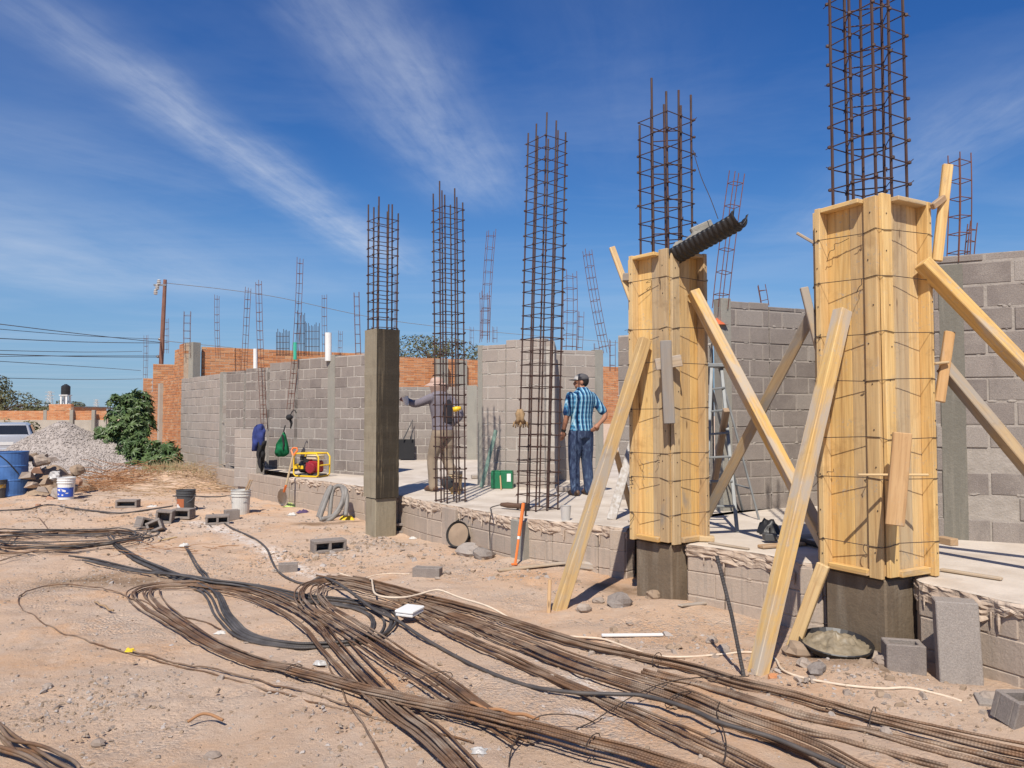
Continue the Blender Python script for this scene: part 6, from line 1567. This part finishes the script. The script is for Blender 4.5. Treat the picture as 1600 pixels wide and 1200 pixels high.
# green tins, leaning bar, cup, tools
for i, (lab, u, w) in enumerate([('left green rectangular tin at the wall foot', 775.5, .075), ('right green tin with a white label at the wall foot', 792, .095)]):
    p = slab(u, 764); t = thing('tin', lab, 'tin', p, 'green tins at the wall foot'); mb = MB()
    mb.cbox(p + Vector((0, .1, .13)), Vector((w, -.01, 0)), (.01, .08, 0), (0, 0, .13), .008); mb.cbox(p + Vector((0, .1, .268)), Vector((w * .94, -.01, 0)), (.01, .075, 0), (0, 0, .006), .003); mb.build('body', M['green_tin'], t)
    if i: mb = MB(); mb.cbox(p + Vector((.03, .012, .17)), (.03, 0, 0), (0, .003, 0), (0, 0, .06)); mb.build('paper_label', M['white_plastic'], t)
timber('leaning_strip', 'thin wooden strip standing between the green tins', slab(783, 766) + Vector((0, .02, 0)), at(781, 735, 11.85), .02, .02, 'wood_red', 'strip')
timber('leaning_bar', 'dull green bar leaning on the wall left of the tins', slab(752, 762), at(775, 672, 12.05), .06, .02, 'dull_green', 'bar', up=(0, -1, .1))
def cup():
    p = slab(884, 813); mb = MB(); mb.lathe(p, [(.045, 0), (.058, .15), (.061, .155), (.054, .155), (.042, .01)], 20); tag(mb.build('plastic_cup', M['clear_cup']), 'grey plastic cup on the slab right of the leaning cage', 'cup')
cup()
def angle_tool():
    t = thing('angle_grinder', 'dark angle grinder lying on the slab edge beside the leaning cage', 'power tool', slab(805, 803)); a, b = slab(783, 795) + Vector((0, 0, .05)), slab(818, 798) + Vector((0, 0, .05))
    mb = MB(); mb.tube([a, a.lerp(b, .3), a.lerp(b, .6), b], [.022, .034, .03, .036], 10); mb.build('body', M['leather'], t); mb = MB(); mb.lathe(b + Vector((.02, 0, 0)), [(.06, -.01), (.06, .01), (.02, .02)], 16, (.2, -.4, .6)); mb.build('disc_guard', M['black_plastic'], t)
    pts = [a, a + Vector((-.12, -.05, -.03)), at(768, 800, 8.75), at(765, 820, 8.78), at(766, 850, 8.8), gnd(768, 872), gnd(775, 878)]
    mb = MB(); mb.tube([Vector(q) for q in cr(pts, 6)], .007, 5); mb.build('cord', M['cable'], t)
angle_tool()
def orange_bar():
    a, b = at(818, 786, 8.30), gnd(805, 884) + Vector((0, -.0, .02)); t = thing('orange_bar', 'bright orange long tool leaning on the slab edge', 'tool', b)
    k = a.lerp(b, .55); mb = MB(); mb.beam(a, k, .03, .03); mb.build('upper_shaft', M['orange_paint'], t)
    mb = MB(); mb.beam(k, k.lerp(b, .12), .026, .026); mb.build('sleeve', M['white_plastic'], t)
    mb = MB(); mb.beam(k.lerp(b, .12), b, .024, .02); mb.beam(b + Vector((.02, -.01, .0)), b + Vector((-.04, -.03, .0)), .03, .02); mb.build('lower_shaft', M['orange_paint'], t)
    c = at(822, 788, 8.55); mb = MB(); mb.beam(c, gnd(815, 872) + Vector((.02, .12, 0)), .02, .02); tag(mb.build('rod', M['black_plastic']), 'black rod leaning right behind the orange tool', 'rod')
orange_bar()
# bucket with a wheel behind cage
p = slab(712, 772); t = thing('grinder_stand', 'small wooden stool with black wheel behind the free standing cage', 'stool', p)
mb = MB(); mb.cbox(p + Vector((0, .05, .30)), (.09, 0, 0), (0, .08, 0), (0, 0, .02), .004); mb.build('top', M['wood_grey'], t)
for s in (-1, 1): mb = MB(); mb.cbox(p + Vector((s * .06, .05, .14)), (.02, 0, 0), (0, .07, 0), (s * .01, 0, .14), .004); mb.build('leg', M['wood_old'], t)
mb = MB(); mb.lathe(p + Vector((-.11, -.08, .17)), [(.085, -.012), (.09, 0), (.085, .012), (.03, .02)], 20, (0, -1, .1)); mb.build('wheel', M['black_plastic'], t)
for (lab, u, v, s) in [('flat stone on the slab behind the stool', 745, 748, .10), ('flat offcut slab beneath the plaid mans heel', 884, 768, .13)]:
    q = slab(u, v); mb = MB(); mb.cbox(q + Vector((0, .05, .035)), (s, .02, 0), (-.01, s * .7, 0), (0, 0, .03), .008); tag(mb.build('offcut', M['block_pale']), lab, 'offcut')
# glove and yellow thing on cages
q = at(812, 648, 8.85); t = thing('glove', 'worn tan work gloves hung on the tallest cage', 'gloves', q - Vector((0, 0, .15)))
for k, (dx, rot) in enumerate(((-.022, -.2), (.034, .25))):
    mb = MB(); mb.tube([q + Vector((dx * .3, -.02, .06)), q + Vector((dx * .8, -.03, .01)), q + Vector((dx * .7, -.05, -.05)), q + Vector((dx * 1.3, -.03, -.09))], [.02, .036, .024, .032], 8)
    for f in range(4): mb.tube([q + Vector((dx * 1.4 + (f - 1.5) * .02, -.03, -.08)), q + Vector((dx * 1.6 + (f - 1.5) * .028, -.035, -.14 - .01 * (f % 2)))], [.012, .009], 5)
    mb.build('glove_half', M['tan_leather'], t, smooth=True)
q = at(713, 639, 9.75); mb = MB(); mb.tube([q - Vector((.04, 0, .008)), q + Vector((.0, 0, 0)), q + Vector((.06, 0, .012))], [.03, .034, .022], 10); tag(mb.build('tape_reel', M['yellow_paint'], smooth=True), 'bright yellow tape reel tied on the free standing cage', 'tape reel')
# step ladder behind the smaller mould
def step_ladder():
    t = thing('step_ladder', 'grey aluminium step ladder standing behind the smaller mould', 'step ladder', slab(1140, 820))
    Yt = 8.1; topL, topR = at(1112, 575, Yt), at(1127, 572, Yt + .1)
    feet = [slab(1152, 832), slab(1118, 830), slab(1186, 812), slab(1205, 800)]
    for a, b, w in ((topL, feet[1] + Vector((-.1, 0, 0)), .035), (topR, feet[0], .035)):
        mb = MB(); mb.beam(a, b, w, .025); mb.build('front_rail', M['alu'], t)
    for k in range(1, 7):
        f = k / 7; mb = MB(); mb.beam(topL.lerp(feet[1] + Vector((-.1, 0, 0)), f), topR.lerp(feet[0], f), .06, .02); mb.build('step', M['alu'], t)
    for a, b in ((topR + Vector((0, .1, 0)), feet[2]), (topL + Vector((0, .2, 0)), feet[3] + Vector((-.3, .1, 0)))):
        mb = MB(); mb.beam(a, b, .025, .02); mb.build('rear_leg', M['alu'], t)
    mb = MB(); mb.beam((topR + Vector((0, .1, 0))).lerp(feet[2], .8), (topL + Vector((0, .2, 0))).lerp(feet[3] + Vector((-.3, .1, 0)), .8), .03, .015); mb.build('spreader', M['alu'], t)
    mb = MB(); mb.cbox((topL + topR) / 2 + Vector((0, .1, .02)), (.14, 0, 0), (0, .12, 0), (0, 0, .02), .006); mb.build('top_cap', M['alu'], t)
step_ladder()
q = at(1118, 660, 7.7); timber('timber_brace', 'thin brown prop beside the step ladder behind the smaller mould', at(1135, 640, 7.75), slab(1108, 805), .06, .06, 'wood_red', group=BR, up=(0, -1, .2))
# half pipe chute on top of the smaller mould
def chute():
    a, b = at(1052, 394, 6.75), at(1160, 334, 6.25); d = (b - a); L = d.length; d.normalize(); s = d.cross(Vector((0, 0, 1))).normalized(); u = s.cross(d); r = .115
    t = thing('half_pipe', 'black corrugated half pipe chute resting on top of the smaller mould', 'half pipe', a)
    mb = MB(); n, m_ = 180, 16; vs = []; fs = []
    for i in range(n + 1):
        f = i / n; rr = r * (1 + .038 * math.sin(f * 2 * math.pi * 15)); cutl = 0.0
        for j in range(m_ + 1):
            th = math.pi * (.02 + .96 * j / m_); taper = 1.0
            vs.append(a + d * (L * f * (1 - 0) - .07 * math.sin(th) * (f > .97)) + s * math.cos(th) * rr - u * math.sin(th) * rr + u * (.03 * (1 if f > .9 else 0) * (f - .9) * 10))
    for i in range(n):
        for j in range(m_): fs.append((i * (m_ + 1) + j, i * (m_ + 1) + j + 1, (i + 1) * (m_ + 1) + j + 1, (i + 1) * (m_ + 1) + j))
    mb.add(vs, fs); o = mb.build('trough', M['black_plastic'], t, smooth=True); md = o.modifiers.new('s', 'SOLIDIFY'); md.thickness = .008
    mb = MB(); rg = random.Random(1)
    for k in range(26): mb.stone(a + d * rg.uniform(.08, .42) * L / .9 + s * rg.uniform(-.05, .05) + u * rg.uniform(-.03, .03), rg.uniform(.025, .05), flat=.9)
    mb.build('dried_concrete', M['tie'], t)
    q = at(1100, 362, 6.6); mb = MB(); mb.cbox(q + Vector((0, .06, .03)), (.085, -.02, .035), (0, .03, 0), (-.02, 0, .05), .008); tag(mb.build('concrete_lump', M['tie']), 'grey concrete slab piece lying in the half pipe chute', 'concrete lump')
    w = [at(1083, 235, 6.6), at(1095, 275, 6.5), at(1110, 310, 6.45), at(1122, 342, 6.4)]
    mb = MB(); mb.tube([Vector(z) for z in cr(w, 6)], .0035, 4); tag(mb.build('wire', M['wire']), 'wire holding the half pipe from the rebar cage', 'wire')
chute()

# ================================================================== PEOPLE
def remesh(o, vox=.010, it=6):
    m = o.modifiers.new('remesh', 'REMESH'); m.mode = 'VOXEL'; m.voxel_size = vox; m.use_smooth_shade = True
    s = o.modifiers.new('smooth', 'SMOOTH'); s.factor = .5; s.iterations = it
def person(label, pos, yaw, J, mats, hand_l, hand_r, head_yaw=0.0, headgear='cap', vest=False, long_sleeves=False):
    """J: joints in the figure's own frame (x right, y forward, z up)"""
    t = thing('person', label, 'person', pos); pos = Vector(pos); c, s = math.cos(yaw), math.sin(yaw)
    W = lambda p: pos + Vector((p[0] * c - p[1] * s, p[0] * s + p[1] * c, p[2]))
    V = lambda p: Vector((p[0] * c - p[1] * s, p[0] * s + p[1] * c, p[2]))
    def torso(mb, g, z0, z1):
        ring = [(.80, 0, .165, .115), (.90, -.01, .172, .125), (1.0, -.005, .155, .112), (1.10, .0, .152, .108), (1.22, .0, .170, .118), (1.33, -.012, .185, .120), (1.40, -.02, .170, .108), (1.455, -.018, .118, .085), (1.49, -.01, .07, .068), (1.515, -.005, .062, .064)]
        rs = [(W((J['lean'][0] * (z - .8), y + J['lean'][1] * (z - .8), z)), V((rx + g, 0, 0)), V((0, ry + g, 0))) for z, y, rx, ry in ring if z0 <= z <= z1]
        mb.loft(rs, 20)
    def limb(mb, pts, rad, g=0.0): mb.tube([Vector(p) for p in cr([tuple(W(p)) + (r,) for p, r in zip(pts, rad)], 6)][:0] or [W(p) for p in pts], [r + g for r in rad], 12)
    def smooth_limb(mb, pts, rad, g=0.0, k=6):
        q = cr([tuple(W(p)) + (r + g,) for p, r in zip(pts, rad)], k); mb.tube([Vector(p[:3]) for p in q], [p[3] for p in q], 12)
        mb.ball(W(pts[0]), rad[0] + g); mb.ball(W(pts[-1]), rad[-1] + g)
    body = MB(); torso(body, -.012, .8, 1.5)
    hy = head_yaw; ch, sh = math.cos(hy), math.sin(hy); hc = Vector(J['head'])
    Hd = lambda p: W((hc.x + p[0] * ch - p[1] * sh, hc.y + p[0] * sh + p[1] * ch, hc.z + p[2])); HM = Matrix.Rotation(yaw + hy, 3, 'Z')
    smooth_limb(body, [(J['lean'][0] * .62, -.01 + J['lean'][1] * .62, 1.42), (hc.x * .9, hc.y - .015, hc.z - .09)], [.066, .062])
    body.ball(Hd((0, -.012, .02)), .075, .093, .098, 16, 12, M=HM); body.ball(Hd((0, .03, -.055)), .056, .058, .058, 14, 8, M=HM)
    body.ball(Hd((0, .09, -.022)), .014, .022, .024, 8, 6, M=HM)
    for sx in (-1, 1): body.ball(Hd((sx * .076, -.01, -.01)), .012, .022, .032, 8, 6, M=HM)
    body.ball(Hd((0, .078, -.062)), .024, .012, .010, 8, 6, M=HM); body.ball(Hd((0, .075, .015)), .045, .018, .014, 8, 6, M=HM)
    for side in ('l', 'r'):
        smooth_limb(body, [J['sh_' + side], J['el_' + side], J['wr_' + side]], [.050, .041, .027])
        smooth_limb(body, [J['hip_' + side], J['kn_' + side], J['an_' + side]], [.085, .055, .036])
        fc = J['an_' + side]; body.ball(W((fc[0], fc[1] + .06, .05)), .04, .11, .04, M=Matrix.Rotation(yaw, 3, 'Z'))
        # hand: palm, four fingers, thumb
        wr, hd = Vector(J['wr_' + side]), Vector(hand_l if side == 'l' else hand_r); dr = (hd - wr).normalized()
        sd = dr.cross(Vector((0, 1, .2))).normalized(); nn = sd.cross(dr)
        pc = wr + dr * .045; body.tube([W(wr), W(pc), W(wr + dr * .085)], [.026, .04, .036], 10)
        for f in range(4):
            b = wr + dr * .08 + sd * (f - 1.5) * .019; L = (.062, .075, .07, .055)[f]; cl = nn * .02
            body.tube([W(b), W(b + dr * L * .55 + cl * .4), W(b + dr * L + cl * 1.6)], [.0105, .0095, .008], 7)
        b = wr + dr * .03 + sd * .035; body.tube([W(b), W(b + dr * .03 + sd * .022 + nn * .01), W(b + dr * .062 + sd * .024 + nn * .02)], [.014, .012, .009], 7)
    o = body.build('body', M[mats['skin']], t); remesh(o, .0085, 3)
    # eyes
    mb = MB()
    for sx in (-1, 1): mb.ball(Hd((sx * .030, .078, -.002)), .010, .008, .007, 8, 6)
    mb.build('eyes', M['black_plastic'], t)
    mb = MB(); mb.ball(Hd((0, -.03, .022)), .079, .086, .098, 16, 10, M=HM); hr = mb.build('hair', M['hair'], t, smooth=True)
    # shirt
    sm = MB(); torso(sm, .012, .88, 1.53)
    for side in ('l', 'r'):
        S, E, Wr = (Vector(J[k + side]) for k in ('sh_', 'el_', 'wr_'))
        if long_sleeves: smooth_limb(sm, [S, E, E.lerp(Wr, .9)], [.062, .052, .04], .006)
        else: q = S.lerp(E, .82); smooth_limb(sm, [S, S.lerp(E, .5), q], [.058, .060, .062], .004)
    o = sm.build('shirt', M[mats['shirt']], t); remesh(o, .012, 4)
    if vest:
        vm = MB(); rs = [(W((J['lean'][0] * (z - .8) + .04, -.05 + J['lean'][1] * (z - .8), z)), V((rx, 0, 0)), V((0, ry, 0))) for z, rx, ry in ((1.0, .135, .10), (1.12, .14, .105), (1.25, .14, .11), (1.36, .10, .09))]
        vm.loft(rs, 18); o = vm.build('vest', M['vest'], t); remesh(o, .012, 3)
    tm = MB(); torso(tm, .008, .80, 1.0)
    for side in ('l', 'r'):
        H_, K, A = (Vector(J[k + side]) for k in ('hip_', 'kn_', 'an_'))
        smooth_limb(tm, [H_, H_.lerp(K, .5), K, K.lerp(A, .5), A + Vector((0, 0, -.02))], [.108, .100, .082, .076, .068])
    o = tm.build('trousers', M[mats['trousers']], t); remesh(o, .012, 4)
    for side in ('l', 'r'):
        A = Vector(J['an_' + side]); mb = MB(); q = [(0, -.055, .045), (0, 0, .05), (0, .08, .045), (0, .16, .03)]; rr = [.042, .046, .046, .03]
        mb.tube([W((A.x + p[0], A.y + p[1], p[2])) for p in q], rr, 10); mb.ball(W((A.x, A.y + .16, .03)), .032, .03, .028); mb.ball(W((A.x, A.y - .055, .045)), .042); mb.tube([W((A.x, A.y - .01, .05)), W((A.x, A.y, .12))], [.048, .046], 10)
        o = mb.build('shoe', M['leather'], t); remesh(o, .010, 3)
    mb = MB()
    if headgear == 'cap':
        vs = []; rings = []
        for (z, k) in ((.028, 1.0), (.06, .98), (.09, .84), (.112, .55), (.122, .15)): rings.append((Hd((0, -.012, z)), HM @ Vector((.086 * k, 0, 0)), HM @ Vector((0, .104 * k, 0))))
        mb.loft(rings, 20); cap = mb.build('cap', M['cap_grey'], t, smooth=True)
        mb = MB(); vs = []; n = 10
        for i in range(n + 1):
            a = math.pi * i / n
            vs += [Hd((.08 * math.cos(a), .055 + .04 * math.sin(a), .035)), Hd((.078 * math.cos(a), .06 + .115 * math.sin(a), .022 + .006 * math.sin(a)))]
        mb.add(vs, [(2 * i, 2 * i + 2, 2 * i + 3, 2 * i + 1) for i in range(n)]); b = mb.build('brim', M['cap_grey'], cap); md = b.modifiers.new('s', 'SOLIDIFY'); md.thickness = .006
        mb = MB(); rings = []
        vs = []
        for i in range(9):
            a = math.pi * (.18 + .64 * i / 8)
            for (z, k) in ((.03, 1.03), (.062, 1.01), (.092, .87)): vs.append(Hd((.086 * k * math.cos(a), -.012 + .104 * k * math.sin(a), z)))
        mb.add(vs, [(3 * i + j, 3 * i + 3 + j, 3 * i + 4 + j, 3 * i + 1 + j) for i in range(8) for j in range(2)]); mb.build('front_panel', M['white_cloth'], cap, smooth=True)
    else:
        rings = []
        for (z, k) in ((.02, 1.0), (.06, 1.0), (.10, .85), (.12, .5), (.126, .1)): rings.append((Hd((0, -.01, z)), HM @ Vector((.09 * k, 0, 0)), HM @ Vector((0, .11 * k, 0))))
        mb.loft(rings, 18); cap = mb.build('hat', M['pink_cloth'], t, smooth=True)
        mb = MB(); vs = []; n = 24
        for i in range(n):
            a = 2 * math.pi * i / n; f = math.sin(a)
            vs += [Hd((.092 * math.cos(a), -.01 + .112 * f, .035)), Hd((.155 * math.cos(a), -.01 + .19 * f, .0 - .015 * abs(math.cos(a)))), Hd((.10 * math.cos(a), -.01 + .12 * f, -.14 if f < .35 else -.005))]
        mb.add(vs, [(3 * i + j, 3 * ((i + 1) % n) + j, 3 * ((i + 1) % n) + j + 1, 3 * i + j + 1) for i in range(n) for j in range(2) if not (j == 1 and math.sin(2 * math.pi * i / n) > .35)]); b = mb.build('brim', M['pink_cloth'], cap); md = b.modifiers.new('s', 'SOLIDIFY'); md.thickness = .006
    if mats.get('watch'):
        wv = Vector(J['wr_l']); d = (wv - Vector(J['el_l'])).normalized(); mb = MB(); mb.tube([W(wv - d * .03), W(wv - d * .0)], [.037, .035], 12); mb.build('watch', M['black_plastic'], t)
    return t, W
# man in plaid shirt: seen from behind, looking left
fp = slab(908, 774)
person('man in blue plaid shirt and patchy jeans seen from behind with hand on hip', fp, R(26), dict(lean=(.03, -.01), head=(.02, .03, 1.588),
    sh_l=(-.178, -.01, 1.392), el_l=(-.245, -.03, 1.10), wr_l=(-.25, .06, .90), sh_r=(.178, -.01, 1.392), el_r=(.335, -.10, 1.14), wr_r=(.20, -.16, 1.00),
    hip_l=(-.085, 0, .86), kn_l=(-.10, .02, .47), an_l=(-.10, -.01, .09), hip_r=(.085, 0, .86), kn_r=(.115, .03, .47), an_r=(.13, .0, .09)),
    dict(skin='skin', shirt='shirt_plaid', trousers='jeans_plaid', watch=1), (-.245, .10, .76), (.13, -.155, .93), R(62), 'cap')
# worker in grey
fp = slab(692, 768)
person('worker in grey shirt and pink hat holding out a white cup', fp, R(48), dict(lean=(.0, .14), head=(.0, .15, 1.565),
    sh_l=(-.178, .07, 1.375), el_l=(-.285, .29, 1.29), wr_l=(-.26, .52, 1.345), sh_r=(.18, .05, 1.375), el_r=(.25, -.10, 1.13), wr_r=(.17, .03, .97),
    hip_l=(-.085, 0, .86), kn_l=(-.10, .12, .48), an_l=(-.10, .10, .09), hip_r=(.085, 0, .86), kn_r=(.10, .02, .47), an_r=(.11, -.20, .09)),
    dict(skin='skin_dark', shirt='shirt_grey', trousers='khaki'), (-.24, .66, 1.36), (.12, .12, .92), R(20), 'hat', vest=True, long_sleeves=True)
q = at(636, 626, 11.35); mb = MB(); mb.lathe(q + Vector((0, 0, -.07)), [(.036, 0), (.047, .13), (.05, .135), (.042, .135), (.032, .01)], 16, (-.25, 0, 1)); tag(mb.build('cup', M['white_plastic']), 'white disposable cup in the hand of the worker in grey', 'cup')
